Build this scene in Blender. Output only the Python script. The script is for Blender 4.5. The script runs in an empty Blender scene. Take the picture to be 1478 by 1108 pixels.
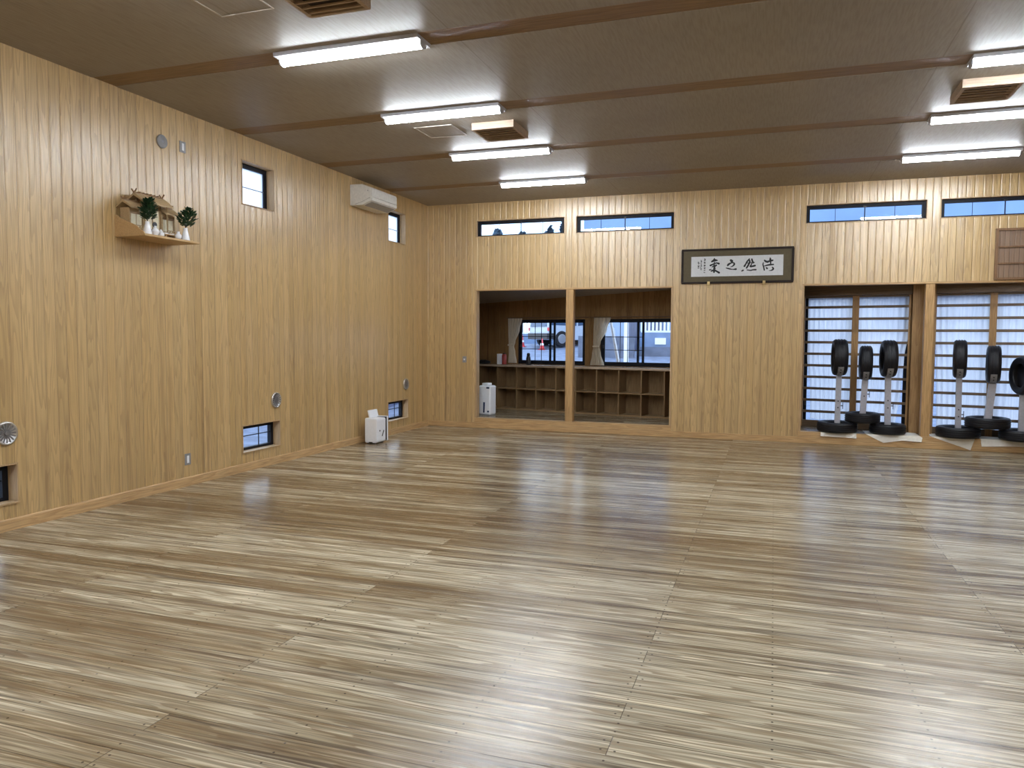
import bpy, bmesh, math, random
from mathutils import Vector, Matrix, Euler
random.seed(7)
S = bpy.context.scene
COL = S.collection
PI = math.pi

# ------------------------------------------------------------------ node helpers
class G:
    def __init__(self, name):
        self.m = bpy.data.materials.new(name); self.m.use_nodes = True
        self.t = self.m.node_tree; self.t.nodes.clear()
        self.out = self.t.nodes.new('ShaderNodeOutputMaterial')
    def n(self, typ, **kw):
        nd = self.t.nodes.new(typ)
        for k, v in kw.items(): setattr(nd, k, v)
        return nd
    def put(self, sock, v):
        if isinstance(v, bpy.types.NodeSocket): self.t.links.new(v, sock)
        elif v is not None: sock.default_value = v
    def math(self, op, a, b=None, c=None, clamp=False):
        nd = self.n('ShaderNodeMath', operation=op, use_clamp=clamp)
        for i, v in enumerate((a, b, c)):
            if v is not None: self.put(nd.inputs[i], v)
        return nd.outputs[0]
    def add(self, a, b): return self.math('ADD', a, b)
    def sub(self, a, b): return self.math('SUBTRACT', a, b)
    def mul(self, a, b): return self.math('MULTIPLY', a, b)
    def coords(self):
        tc = self.n('ShaderNodeTexCoord'); sp = self.n('ShaderNodeSeparateXYZ')
        self.t.links.new(tc.outputs['Object'], sp.inputs[0])
        return sp.outputs[0], sp.outputs[1], sp.outputs[2]
    def vec(self, x, y, z=0.0):
        nd = self.n('ShaderNodeCombineXYZ')
        for i, v in enumerate((x, y, z)): self.put(nd.inputs[i], v)
        return nd.outputs[0]
    def noise(self, v, scale=1.0, detail=2.0, rough=0.5, dist=0.0):
        nd = self.n('ShaderNodeTexNoise'); self.put(nd.inputs['Vector'], v)
        nd.inputs['Scale'].default_value = scale; nd.inputs['Detail'].default_value = detail
        nd.inputs['Roughness'].default_value = rough; nd.inputs['Distortion'].default_value = dist
        return nd.outputs[0]
    def white(self, a, b=0.0):
        nd = self.n('ShaderNodeTexWhiteNoise', noise_dimensions='2D')
        self.put(nd.inputs['Vector'], self.vec(a, b)); return nd.outputs['Value']
    def smooth(self, v, a, b, lo=0.0, hi=1.0):
        nd = self.n('ShaderNodeMapRange', interpolation_type='SMOOTHSTEP')
        self.put(nd.inputs[0], v)
        for i, x in enumerate((a, b, lo, hi)): self.put(nd.inputs[i + 1], x)
        return nd.outputs[0]
    def mix(self, f, a, b, blend='MIX'):
        nd = self.n('ShaderNodeMix', data_type='RGBA', blend_type=blend)
        self.put(nd.inputs[0], f)
        for s, v in ((nd.inputs[6], a), (nd.inputs[7], b)):
            self.put(s, v if isinstance(v, bpy.types.NodeSocket) else (*v, 1.0))
        return nd.outputs[2]
    def bump(self, h, dist=0.004, strength=1.0):
        nd = self.n('ShaderNodeBump'); nd.inputs['Distance'].default_value = dist
        nd.inputs['Strength'].default_value = strength; self.put(nd.inputs['Height'], h)
        return nd.outputs[0]
    def principled(self, col, rough=0.5, metal=0.0, spec=0.5, normal=None, **kw):
        p = self.n('ShaderNodeBsdfPrincipled')
        self.put(p.inputs['Base Color'], col if isinstance(col, bpy.types.NodeSocket) else (*col, 1.0))
        self.put(p.inputs['Roughness'], rough); self.put(p.inputs['Metallic'], metal)
        self.put(p.inputs['Specular IOR Level'], spec)
        if normal is not None: self.t.links.new(normal, p.inputs['Normal'])
        for k, v in kw.items(): self.put(p.inputs[k], v)
        self.t.links.new(p.outputs[0], self.out.inputs[0])
        return self.m

def plain(name, col, rough=0.5, metal=0.0, spec=0.5, var=0.06, scale=30.0):
    g = G(name); x, y, z = g.coords()
    n = g.noise(g.vec(x, y, z), scale, 3.0)
    f = g.smooth(n, 0.3, 0.7, 1.0 - var, 1.0 + var)
    c = g.mix(1.0, col, g.vec(f, f, f), 'MULTIPLY')
    return g.principled(c, rough, metal, spec)

def planks(name, axis, w, light, mid, dark, groove=0.5, rough=0.31, off=0.0, ringamt=0.36, heart=0.22, spec=1.0, tilt=1.0):
    """vertical tongue-and-groove cedar boards: boards counted along `axis`, grain along z"""
    g = G(name); x, y, z = g.coords()
    u = {'x': x, 'y': y}[axis]
    q = g.math('DIVIDE', g.sub(u, off), w)
    pid = g.math('FLOOR', q); fu = g.math('FRACT', q)
    r1 = g.white(pid, 3.1); r2 = g.white(pid, 8.7); r3 = g.white(pid, 15.3)
    lu = g.mul(fu, w)
    n1 = g.noise(g.vec(g.add(g.mul(lu, 11.0), g.mul(r1, 61.0)), g.add(g.mul(z, 0.75), g.mul(r2, 83.0)), 0.0), 1.0, 1.6, 0.4)
    ring = g.math('FRACT', g.mul(n1, 11.0))
    rp = g.mul(g.smooth(ring, 0.25, 0.93), g.smooth(ring, 1.0, 0.95))
    n2 = g.noise(g.vec(g.mul(u, 190.0), g.mul(z, 2.2), 0.0), 1.0, 3.0, 0.6)
    n3 = g.noise(g.vec(g.add(g.mul(lu, 9.0), g.mul(r2, 45.0)), g.add(g.mul(z, 0.3), g.mul(r3, 20.0)), 0.0), 1.0, 2.0)
    hm = g.mul(g.smooth(n3, 0.55, 0.67), g.mul(g.smooth(z, 0.2, 2.3, 2.3, 0.7), heart))
    c = g.mix(r1, light, mid)
    c = g.mix(g.mul(rp, ringamt), c, dark)
    c = g.mix(hm, c, dark)
    f2 = g.smooth(n2, 0.3, 0.7, 0.88, 1.08)
    c = g.mix(1.0, c, g.vec(f2, f2, f2), 'MULTIPLY')
    f3 = g.smooth(r3, 0.0, 1.0, 0.92, 1.06)
    c = g.mix(1.0, c, g.vec(f3, f3, f3), 'MULTIPLY')
    e = g.math('MINIMUM', fu, g.sub(1.0, fu))
    gr = g.smooth(e, 0.0, 0.045, 1.0, 0.0)
    c = g.mix(g.mul(gr, groove), c, (dark[0] * 0.45, dark[1] * 0.4, dark[2] * 0.35))
    edge = g.smooth(e, 0.0, 0.11)
    h = g.add(g.mul(edge, 1.0), g.mul(g.mul(g.sub(r2, 0.5), fu), 1.6 * tilt))
    h = g.add(h, g.mul(g.noise(g.vec(g.mul(u, 22.0), g.mul(z, 1.6), 0.0), 1.0, 2.0), 1.5 * tilt))
    h = g.add(h, g.mul(rp, 0.06))
    return g.principled(c, rough, 0.0, spec, g.bump(h, 0.0032))

def timber(name, light, dark, axis='x', rough=0.45, s=1.0, spec=0.35, amt=0.5):
    """one piece of wood with the grain along `axis`"""
    g = G(name); x, y, z = g.coords()
    k = {'x': (0.9, 16.0, 16.0), 'y': (16.0, 0.9, 16.0), 'z': (16.0, 16.0, 0.9)}[axis]
    v = g.vec(g.mul(x, k[0] * s), g.mul(y, k[1] * s), g.mul(z, k[2] * s))
    n1 = g.noise(v, 1.0, 1.5)
    ring = g.math('FRACT', g.mul(n1, 7.0))
    rp = g.mul(g.smooth(ring, 0.2, 0.93), g.smooth(ring, 1.0, 0.95))
    n2 = g.noise(v, 6.0, 3.0)
    c = g.mix(g.mul(rp, amt), light, dark)
    f = g.smooth(n2, 0.3, 0.7, 0.86, 1.1)
    c = g.mix(1.0, c, g.vec(f, f, f), 'MULTIPLY')
    return g.principled(c, rough, 0.0, spec, g.bump(g.add(rp, n2), 0.0008))

def floor_mat(name, dim=1.0):
    g = G(name); x, y, z = g.coords()
    w, L = 0.148, 3.62
    q = g.math('DIVIDE', g.sub(y, 0.131), w)
    pid = g.math('FLOOR', q); fy = g.math('FRACT', q)
    odd = g.math('FLOORED_MODULO', pid, 2.0)
    qx = g.math('DIVIDE', g.sub(g.sub(x, 5.31), g.mul(odd, 1.81)), L)
    bid = g.math('FLOOR', qx); fx = g.math('FRACT', qx)
    r1 = g.white(pid, bid); r2 = g.white(g.add(pid, 31.7), bid); r3 = g.white(pid, g.add(bid, 57.2))
    ly = g.mul(fy, w)
    # growth rings: contour lines of a very stretched noise
    vx = g.add(g.mul(x, 0.62), g.mul(r1, 70.0)); vy = g.add(g.mul(ly, 10.5), g.mul(r2, 90.0))
    n1 = g.noise(g.vec(vx, vy, 0.0), 1.0, 2.0, 0.45)
    ring = g.math('FRACT', g.mul(n1, 10.0))
    rp = g.mul(g.smooth(ring, 0.15, 0.9), g.smooth(ring, 1.0, 0.93))
    # worn patches and dark streaks inside one board
    n3 = g.noise(g.vec(g.add(g.mul(x, 0.55), g.mul(r2, 33.0)), g.add(g.mul(ly, 13.0), g.mul(r3, 40.0)), 0.0), 1.0, 3.0, 0.55)
    n4 = g.noise(g.vec(g.add(g.mul(x, 1.1), g.mul(r1, 57.0)), g.add(g.mul(y, 62.0), g.mul(r2, 31.0)), 0.0), 1.0, 5.0, 0.68, 0.25)
    n5 = g.noise(g.vec(g.add(g.mul(x, 0.30), 1.3), g.mul(y, 0.62), 4.0), 1.0, 3.0, 0.6)      # wear over the room
    n6 = g.noise(g.vec(g.add(g.mul(x, 3.2), g.mul(r3, 27.0)), g.mul(y, 120.0), 0.0), 1.0, 3.0, 0.65, 0.3)
    n7 = g.noise(g.vec(g.add(g.mul(x, 0.5), g.mul(r3, 3.0)), g.mul(y, 15.0), 9.0), 1.0, 4.0, 0.6, 0.3)
    pale = (0.66, 0.58, 0.425); tan = (0.37, 0.295, 0.185); brown = (0.175, 0.108, 0.050); umber = (0.065, 0.040, 0.023)
    def blob(cx, cy, rx, ry):
        a = g.math('DIVIDE', g.sub(x, cx), rx); b = g.math('DIVIDE', g.sub(y, cy), ry)
        return g.smooth(g.math('SQRT', g.add(g.mul(a, a), g.mul(b, b))), 0.25, 1.0, 1.0, 0.0)
    tone = g.add(g.mul(blob(2.0, 6.6, 3.0, 2.4), 0.20), g.add(g.mul(blob(5.0, 10.5, 5.5, 2.6), 0.10), g.mul(blob(5.4, 4.0, 4.0, 2.0), -0.17)))  # hand-placed ellipses: browner left and far end, paler foreground and right
    tone = g.add(tone, g.mul(blob(7.6, 6.6, 3.2, 3.2), -0.17))
    t = g.add(g.mul(g.sub(n3, 0.5), 1.35), g.add(g.mul(g.sub(r1, 0.5), 0.42), g.mul(g.sub(n5, 0.5), 0.9)))
    t = g.add(g.add(t, tone), 0.455)
    c = g.mix(g.smooth(t, 0.22, 0.58), pale, tan)
    c = g.mix(g.smooth(t, 0.48, 0.86, 0.0, 0.95), c, brown)
    c = g.mix(g.mul(rp, g.smooth(n4, 0.25, 0.7, 0.3, 0.8)), c, brown)
    c = g.mix(g.mul(g.smooth(n7, 0.56, 0.68), 0.82), c, umber)
    n8 = g.noise(g.vec(g.mul(x, 0.35), g.mul(y, 9.0), 21.0), 1.0, 3.0, 0.6)
    c = g.mix(g.mul(g.smooth(n8, 0.535, 0.68), 0.72), c, (0.115, 0.068, 0.033))
    f4 = g.smooth(n4, 0.3, 0.7, 0.58, 1.30)
    c = g.mix(1.0, c, g.vec(f4, f4, f4), 'MULTIPLY')
    n9 = g.noise(g.vec(g.mul(x, 2.6), g.mul(y, 210.0), 3.0), 1.0, 3.0, 0.7)
    f9 = g.smooth(n9, 0.32, 0.68, 0.82, 1.14)
    c = g.mix(1.0, c, g.vec(f9, f9, f9), 'MULTIPLY')
    c = g.mix(g.mul(g.smooth(n6, 0.62, 0.76), 0.5), c, (0.66, 0.60, 0.47))        # rubbed pale flecks
    # joints
    e = g.mul(g.math('MINIMUM', fy, g.sub(1.0, fy)), w)
    ex = g.mul(g.math('MINIMUM', fx, g.sub(1.0, fx)), L)
    j = g.math('MAXIMUM', g.smooth(e, 0.0008, 0.0032, 1.0, 0.0), g.smooth(ex, 0.0008, 0.003, 1.0, 0.0))
    c = g.mix(g.mul(j, 0.8), c, (0.03, 0.018, 0.01))
    # nail heads: two per board on each joist, 0.605 m apart, either side of a joint
    jx = g.math('FRACT', g.math('DIVIDE', g.sub(x, 5.31 - 0.3025), 0.605))
    dxj = g.mul(g.math('ABSOLUTE', g.sub(jx, 0.5)), 0.605)
    near = g.math('LESS_THAN', ex, 0.2)
    dx = g.math('ABSOLUTE', g.sub(dxj, g.mul(near, 0.028)))
    dy = g.mul(g.sub(g.math('ABSOLUTE', g.sub(fy, 0.5)), 0.24), w)
    d = g.math('SQRT', g.add(g.mul(dx, dx), g.mul(dy, dy)))
    nl = g.smooth(d, 0.0042, 0.0062, 1.0, 0.0)
    c = g.mix(g.mul(nl, 0.9), c, (0.04, 0.028, 0.02))
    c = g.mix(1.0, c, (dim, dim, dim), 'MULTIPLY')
    h = g.add(g.mul(n4, 0.25), g.add(g.mul(j, -0.6), g.mul(n7, 0.35)))
    h = g.add(h, g.mul(g.noise(g.vec(g.mul(x, 1.1), g.mul(y, 7.0), 0.0), 1.0, 1.0), 0.5))
    rough = g.smooth(n4, 0.2, 0.8, 0.17, 0.31)
    return g.principled(c, rough, 0.0, 0.48, g.bump(h, 0.0008))

def ceiling_mat(name):
    g = G(name); x, y, z = g.coords()
    n = g.noise(g.vec(g.mul(x, 60.0), g.mul(y, 5.0), 0.0), 1.0, 3.0)
    n2 = g.noise(g.vec(x, y, 0.0), 0.8, 2.0)
    c = g.mix(g.smooth(n, 0.35, 0.7), (0.325, 0.285, 0.24), (0.28, 0.24, 0.195))
    f = g.smooth(n2, 0.3, 0.7, 0.94, 1.05)
    c = g.mix(1.0, c, g.vec(f, f, f), 'MULTIPLY')
    s = g.math('FRACT', g.math('DIVIDE', g.sub(x, 3.5), 0.91))
    e = g.mul(g.math('MINIMUM', s, g.sub(1.0, s)), 0.91)
    s2 = g.math('FRACT', g.math('DIVIDE', g.sub(x, 3.5), 3.64))
    e2 = g.mul(g.math('MINIMUM', s2, g.sub(1.0, s2)), 3.64)
    k = g.add(g.mul(g.smooth(e, 0.002, 0.006, 1.0, 0.0), 0.12), g.mul(g.smooth(e2, 0.003, 0.008, 1.0, 0.0), 0.35))
    c = g.mix(k, c, (0.15, 0.11, 0.08))
    return g.principled(c, 0.5, 0.0, 0.3)

def emis(name, col, strength):
    g = G(name); e = g.n('ShaderNodeEmission'); e.inputs[0].default_value = (*col, 1); e.inputs[1].default_value = strength
    g.t.links.new(e.outputs[0], g.out.inputs[0]); return g.m

def glass_mat(name, tint=(0.93, 0.97, 1.0), base=0.06, haze=0.0):
    g = G(name)
    tr = g.n('ShaderNodeBsdfTransparent'); tr.inputs[0].default_value = (*tint, 1)
    gl = g.n('ShaderNodeBsdfGlossy'); gl.inputs['Roughness'].default_value = 0.02
    lw = g.n('ShaderNodeLayerWeight'); lw.inputs[0].default_value = 0.5
    f = g.math('MULTIPLY_ADD', g.math('POWER', lw.outputs['Facing'], 4.0), 0.7, base * 0.5, clamp=True)
    mx = g.n('ShaderNodeMixShader'); g.t.links.new(f, mx.inputs[0])
    g.t.links.new(tr.outputs[0], mx.inputs[1]); g.t.links.new(gl.outputs[0], mx.inputs[2])
    last = mx.outputs[0]
    if haze:
        df = g.n('ShaderNodeBsdfTranslucent'); df.inputs[0].default_value = (0.9, 0.95, 1.0, 1)
        m2 = g.n('ShaderNodeMixShader'); m2.inputs[0].default_value = haze
        g.t.links.new(last, m2.inputs[1]); g.t.links.new(df.outputs[0], m2.inputs[2]); last = m2.outputs[0]
    g.t.links.new(last, g.out.inputs[0]); return g.m

def sheer_mat(name, col, trans, clear):
    g = G(name); x, y, z = g.coords()
    n = g.noise(g.vec(g.mul(x, 38.0), g.mul(z, 1.2), 0.0), 1.0, 3.0)
    f = g.smooth(n, 0.3, 0.7, 0.90, 1.04)  # vertical streaks put pleat shading into the cloth colour
    c = g.mix(1.0, col, g.vec(f, f, f), 'MULTIPLY')
    d = g.n('ShaderNodeBsdfDiffuse'); g.t.links.new(c, d.inputs[0])
    t = g.n('ShaderNodeBsdfTranslucent'); g.t.links.new(c, t.inputs[0])
    m1 = g.n('ShaderNodeMixShader'); m1.inputs[0].default_value = trans
    g.t.links.new(d.outputs[0], m1.inputs[1]); g.t.links.new(t.outputs[0], m1.inputs[2])
    tr = g.n('ShaderNodeBsdfTransparent'); m2 = g.n('ShaderNodeMixShader'); m2.inputs[0].default_value = clear
    g.t.links.new(m1.outputs[0], m2.inputs[1]); g.t.links.new(tr.outputs[0], m2.inputs[2])
    g.t.links.new(m2.outputs[0], g.out.inputs[0]); return g.m

# ------------------------------------------------------------------ materials
WL, WM, WD = (0.63, 0.44, 0.208), (0.56, 0.375, 0.160), (0.28, 0.162, 0.07)
M = {}
M['wall_y'] = planks('cedar_boards_left', 'y', 0.105, WL, WM, WD, off=0.03, groove=0.28)
M['wall_x'] = planks('cedar_boards_back', 'x', 0.105, WL, WM, WD, off=0.02, groove=0.5)
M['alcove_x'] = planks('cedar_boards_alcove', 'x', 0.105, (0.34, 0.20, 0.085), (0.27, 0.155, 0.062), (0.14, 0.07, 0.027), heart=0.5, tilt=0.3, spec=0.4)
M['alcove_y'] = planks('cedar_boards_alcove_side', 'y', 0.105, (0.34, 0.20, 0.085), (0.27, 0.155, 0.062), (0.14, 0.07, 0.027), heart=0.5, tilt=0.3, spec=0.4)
M['floor'] = floor_mat('worn_floorboards')
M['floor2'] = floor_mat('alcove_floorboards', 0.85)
M['ceil'] = ceiling_mat('ceiling_board')
M['beam'] = timber('beam_wood', (0.25, 0.15, 0.072), (0.17, 0.095, 0.042), 'x')
M['trim_x'] = timber('trim_wood_x', (0.58, 0.375, 0.18), (0.36, 0.205, 0.085), 'x')
M['trim_y'] = timber('trim_wood_y', (0.60, 0.395, 0.195), (0.38, 0.22, 0.095), 'y')
M['trim_z'] = timber('trim_wood_z', (0.53, 0.33, 0.145), (0.33, 0.185, 0.075), 'z')
M['casing'] = timber('casing_wood', (0.52, 0.36, 0.20), (0.36, 0.22, 0.105), 'z', amt=0.3)
M['cubby'] = timber('cubby_wood', (0.26, 0.165, 0.08), (0.16, 0.09, 0.04), 'z')
M['cubby_x'] = timber('cubby_wood_x', (0.30, 0.195, 0.098), (0.19, 0.11, 0.05), 'x')
M['worktop'] = timber('worktop_wood', (0.46, 0.36, 0.27), (0.36, 0.26, 0.18), 'x', rough=0.12, spec=1.0)
M['lattice'] = timber('lattice_wood', (0.40, 0.235, 0.10), (0.26, 0.14, 0.055), 'z')
M['lattice_x'] = timber('lattice_wood_x', (0.17, 0.115, 0.072), (0.12, 0.08, 0.05), 'x')
M['rack'] = timber('rack_wood', (0.235, 0.13, 0.065), (0.15, 0.08, 0.038), 'z', amt=0.4)
M['rackp'] = planks('rack_panels', 'x', 0.06, (0.30, 0.19, 0.12), (0.24, 0.15, 0.095), (0.16, 0.09, 0.055), tilt=0.1)
M['shrine'] = timber('shrine_wood', (0.50, 0.36, 0.20), (0.36, 0.23, 0.11), 'y', s=3.0, amt=0.3)
M['shrine_dk'] = timber('shrine_wood_dark', (0.30, 0.185, 0.095), (0.20, 0.115, 0.055), 'y', s=3.0, amt=0.3)
M['shelf'] = timber('shelf_wood', (0.56, 0.37, 0.18), (0.40, 0.24, 0.10), 'y', s=1.5, amt=0.35)
M['cream'] = plain('cream_paper', (0.86, 0.80, 0.62), 0.7)
M['white_pl'] = plain('white_plastic', (0.88, 0.90, 0.95), 0.3, var=0.015)
M['white_met'] = plain('white_enamel', (0.42, 0.42, 0.45), 0.5)
M['ac'] = plain('cream_white_plastic', (0.72, 0.70, 0.66), 0.35)
M['ac_dk'] = plain('grey_louvre', (0.32, 0.30, 0.28), 0.5)
M['porcelain'] = plain('porcelain', (0.86, 0.86, 0.88), 0.15, var=0.02)
M['black'] = plain('black_plastic', (0.012, 0.012, 0.016), 0.4)
M['frame_blk'] = plain('black_aluminium', (0.007, 0.008, 0.013), 0.6, 0.0, 0.25)
M['navy'] = plain('navy_plastic', (0.02, 0.035, 0.09), 0.35)
M['grey_pl'] = plain('grey_plate', (0.27, 0.27, 0.28), 0.45)
M['grey_sp'] = plain('grey_speaker_mesh', (0.30, 0.31, 0.36), 0.6, scale=400.0, var=0.3)
M['chrome'] = plain('brushed_metal', (0.62, 0.61, 0.60), 0.3, 0.9)
M['hatch_fr'] = plain('hatch_edge_beige', (0.46, 0.41, 0.36), 0.5)
M['vent_gr'] = plain('vent_grille_grey', (0.15, 0.14, 0.14), 0.45)
M['vent_dk'] = plain('vent_dark', (0.035, 0.032, 0.034), 0.5)
M['vent_wd'] = timber('vent_louvre_wood', (0.42, 0.31, 0.22), (0.32, 0.22, 0.15), 'x', amt=0.25)
M['vent_in'] = plain('vent_duct_dark', (0.035, 0.022, 0.018), 0.8)
M['rubber'] = plain('tyre_rubber', (0.006, 0.006, 0.009), 0.5, 0.0, 0.4, var=0.25, scale=18.0)
M['zinc'] = plain('galvanised_bar', (0.42, 0.42, 0.47), 0.45, 0.2, var=0.06)
M['bracket'] = plain('grey_steel_strap', (0.30, 0.30, 0.31), 0.45, 0.3, var=0.12)
M['paper'] = plain('pale_sheet', (0.86, 0.82, 0.74), 0.75, var=0.03)
M['washi'] = plain('calligraphy_paper', (0.66, 0.67, 0.69), 0.85, var=0.03)
M['mount'] = plain('olive_brown_mount', (0.105, 0.082, 0.043), 0.7)
M['lacquer'] = plain('dark_lacquer', (0.016, 0.007, 0.005), 0.5, 0.0, 0.3)
M['ink'] = plain('black_ink', (0.008, 0.008, 0.010), 0.6)
M['ink2'] = plain('thin_grey_ink', (0.035, 0.035, 0.04), 0.7)
M['brass'] = plain('brass_hook', (0.52, 0.38, 0.18), 0.35, 0.8)
M['red'] = plain('red_plastic', (0.30, 0.03, 0.025), 0.4)
M['cone_red'] = plain('cone_red', (0.75, 0.10, 0.10), 0.5)
M['leaf'] = plain('sakaki_leaf', (0.022, 0.060, 0.026), 0.35, var=0.5, scale=60.0)
M['curtain'] = sheer_mat('cream_curtain_cloth', (0.86, 0.79, 0.66), 0.42, 0.0)
M['sheer'] = sheer_mat('white_sheer_cloth', (0.90, 0.90, 0.91), 0.72, 0.12)
M['glass'] = glass_mat('clear_window_glass')
M['glass_hi'] = glass_mat('high_window_glass', (0.80, 0.90, 1.0), 0.10)
M['frost'] = glass_mat('frosted_glass', (0.8, 0.86, 0.95), 0.04, 0.6)
M['lamp'] = emis('led_diffuser', (0.86, 0.93, 1.0), 98.0)
M['asphalt'] = plain('asphalt', (0.16, 0.19, 0.26), 0.8, var=0.2, scale=3.0)
M['car_paint'] = plain('silver_car_paint', (0.46, 0.52, 0.60), 0.3, 0.1)
M['car_glass'] = plain('car_glass', (0.05, 0.09, 0.16), 0.08)
M['concrete'] = plain('grey_concrete', (0.13, 0.15, 0.20), 0.8, var=0.15, scale=4.0)
M['block'] = plain('pale_block_wall', (0.17, 0.24, 0.37), 0.8, var=0.1, scale=3.0)
M['white_out'] = plain('white_paint_outdoor', (0.82, 0.84, 0.86), 0.5)
M['bldg'] = plain('pale_blue_grey_render', (0.30, 0.39, 0.55), 0.8, var=0.08, scale=0.4)
M['bldg_fr'] = plain('distant_window_frame', (0.36, 0.46, 0.62), 0.6)
M['bldg_win'] = plain('distant_window_glass', (0.12, 0.24, 0.50), 0.2)
M['siding'] = planks('blue_grey_siding', 'x', 0.12, (0.075, 0.10, 0.19), (0.065, 0.09, 0.17), (0.03, 0.045, 0.09), groove=0.7, tilt=0.0)
M['tree'] = plain('tree_leaves', (0.05, 0.08, 0.10), 0.8, var=0.4, scale=2.0)
M['bark'] = plain('bark', (0.09, 0.065, 0.05), 0.9)

# ------------------------------------------------------------------ geometry helpers
class MB:
    def __init__(self): self.bm = bmesh.new()
    def face(self, pts):
        vs = [self.bm.verts.new(p) for p in pts]
        return self.bm.faces.new(vs)
    def box(self, x0, x1, y0, y1, z0, z1, mtx=None):
        c = [Vector((x, y, z)) for x in (x0, x1) for y in (y0, y1) for z in (z0, z1)]
        if mtx is not None: c = [mtx @ p for p in c]
        v = [self.bm.verts.new(p) for p in c]
        for f in ((0, 1, 3, 2), (4, 6, 7, 5), (0, 4, 5, 1), (2, 3, 7, 6), (0, 2, 6, 4), (1, 5, 7, 3)):
            self.bm.faces.new([v[i] for i in f])
        return self
    def prism(self, prof, axis, a, b):
        """prof: 2-D outline in the two other axes (cyclic order x,y,z), swept along axis from a to b"""
        def P(p, t):
            return {'x': (t, p[0], p[1]), 'y': (p[0], t, p[1]), 'z': (p[0], p[1], t)}[axis]
        A = [self.bm.verts.new(P(p, a)) for p in prof]; B = [self.bm.verts.new(P(p, b)) for p in prof]
        n = len(prof)
        self.bm.faces.new(A); self.bm.faces.new(B[::-1])
        for i in range(n): self.bm.faces.new([A[i], B[i], B[(i + 1) % n], A[(i + 1) % n]])
        return self
    def tube(self, p0, p1, r0, r1=None, n=12):
        r1 = r0 if r1 is None else r1
        p0, p1 = Vector(p0), Vector(p1); d = (p1 - p0).normalized()
        a = d.orthogonal().normalized(); b = d.cross(a)
        A = [self.bm.verts.new(p0 + (a * math.cos(t) + b * math.sin(t)) * r0) for t in [2 * PI * i / n for i in range(n)]]
        B = [self.bm.verts.new(p1 + (a * math.cos(t) + b * math.sin(t)) * r1) for t in [2 * PI * i / n for i in range(n)]]
        self.bm.faces.new(A[::-1]); self.bm.faces.new(B)
        for i in range(n): self.bm.faces.new([A[i], A[(i + 1) % n], B[(i + 1) % n], B[i]])
        return self
    def lathe(self, prof, n=24, c=(0, 0, 0), axis='z', closed=False):
        """prof: (radius, height) pairs; closed joins the last to the first (a ring)"""
        def P(r, h, t):
            u, v = r * math.cos(t), r * math.sin(t)
            q = {'z': (u, v, h), 'x': (h, u, v), 'y': (v, h, u)}[axis]
            return (q[0] + c[0], q[1] + c[1], q[2] + c[2])
        rings = [[self.bm.verts.new(P(r, h, 2 * PI * i / n)) for i in range(n)] for r, h in prof]
        m = len(rings)
        for k in range(m if closed else m - 1):
            A, B = rings[k], rings[(k + 1) % m]
            for i in range(n): self.bm.faces.new([A[i], A[(i + 1) % n], B[(i + 1) % n], B[i]])
        if not closed:
            if prof[0][0] > 1e-5: self.bm.faces.new(rings[0][::-1])
            if prof[-1][0] > 1e-5: self.bm.faces.new(rings[-1])
        return self
    def build(self, name, mat, parent=None, loc=None, rot=None, bevel=0.0, smooth=False, seg=2):
        bm = self.bm
        bmesh.ops.remove_doubles(bm, verts=bm.verts, dist=1e-6)
        bmesh.ops.recalc_face_normals(bm, faces=bm.faces)
        me = bpy.data.meshes.new(name); bm.to_mesh(me); bm.free()
        if smooth:
            for p in me.polygons: p.use_smooth = True
        me.materials.append(mat)
        o = bpy.data.objects.new(name, me); COL.objects.link(o)
        if parent is not None: o.parent = parent
        if loc is not None: o.location = loc
        if rot is not None: o.rotation_euler = rot
        if bevel:
            md = o.modifiers.new('edge', 'BEVEL'); md.width = bevel; md.segments = seg; md.limit_method = 'ANGLE'
        if smooth:
            md = o.modifiers.new('ws', 'WEIGHTED_NORMAL') if False else None
        return o

def tag(o, label, cat, group=None):
    o['label'] = label; o['category'] = cat
    if group: o['group'] = group
    return o
def thing(name, label, cat, loc=(0, 0, 0), rotz=0.0, group=None):
    o = bpy.data.objects.new(name, None); COL.objects.link(o)
    o.empty_display_size = 0.1
    o.location = loc; o.rotation_euler = (0, 0, rotz)
    return tag(o, label, cat, group)
def struct(o):
    o['kind'] = 'structure'; return o
def sroot(name, loc=(0, 0, 0), rotz=0.0):
    o = bpy.data.objects.new(name, None); COL.objects.link(o); o.location = loc; o.rotation_euler = (0, 0, rotz)
    o['kind'] = 'structure'; return o
def copy_tree(o, parent=None):
    c = o.copy(); COL.objects.link(c)
    if parent is not None: c.parent = parent
    for ch in list(o.children): copy_tree(ch, c)
    return c
def smooth_by_angle(o, ang=40):
    me = o.data
    for p in me.polygons: p.use_smooth = True
    bm = bmesh.new(); bm.from_mesh(me)
    for e in bm.edges:
        if len(e.link_faces) == 2 and e.calc_face_angle(0) > math.radians(ang): e.smooth = False
    bm.to_mesh(me); bm.free(); return o

def holed(mb, axis, pos0, pos1, u0, u1, z0, z1, holes):
    """slab between pos0/pos1 on `axis` spanning u0..u1 and z0..z1, with rectangular holes (u0,u1,z0,z1)"""
    us = sorted({u0, u1, *[h[0] for h in holes], *[h[1] for h in holes]}); us = [u for u in us if u0 <= u <= u1]
    for a, b in zip(us[:-1], us[1:]):
        cuts = sorted([(h[2], h[3]) for h in holes if h[0] <= a + 1e-6 and h[1] >= b - 1e-6])
        z = z0
        for c0, c1 in cuts + [(z1, z1)]:
            if c0 > z + 1e-6:
                if axis == 'x': mb.box(pos0, pos1, a, b, z, c0)
                else: mb.box(a, b, pos0, pos1, z, c0)
            z = max(z, c1)
    return mb

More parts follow.
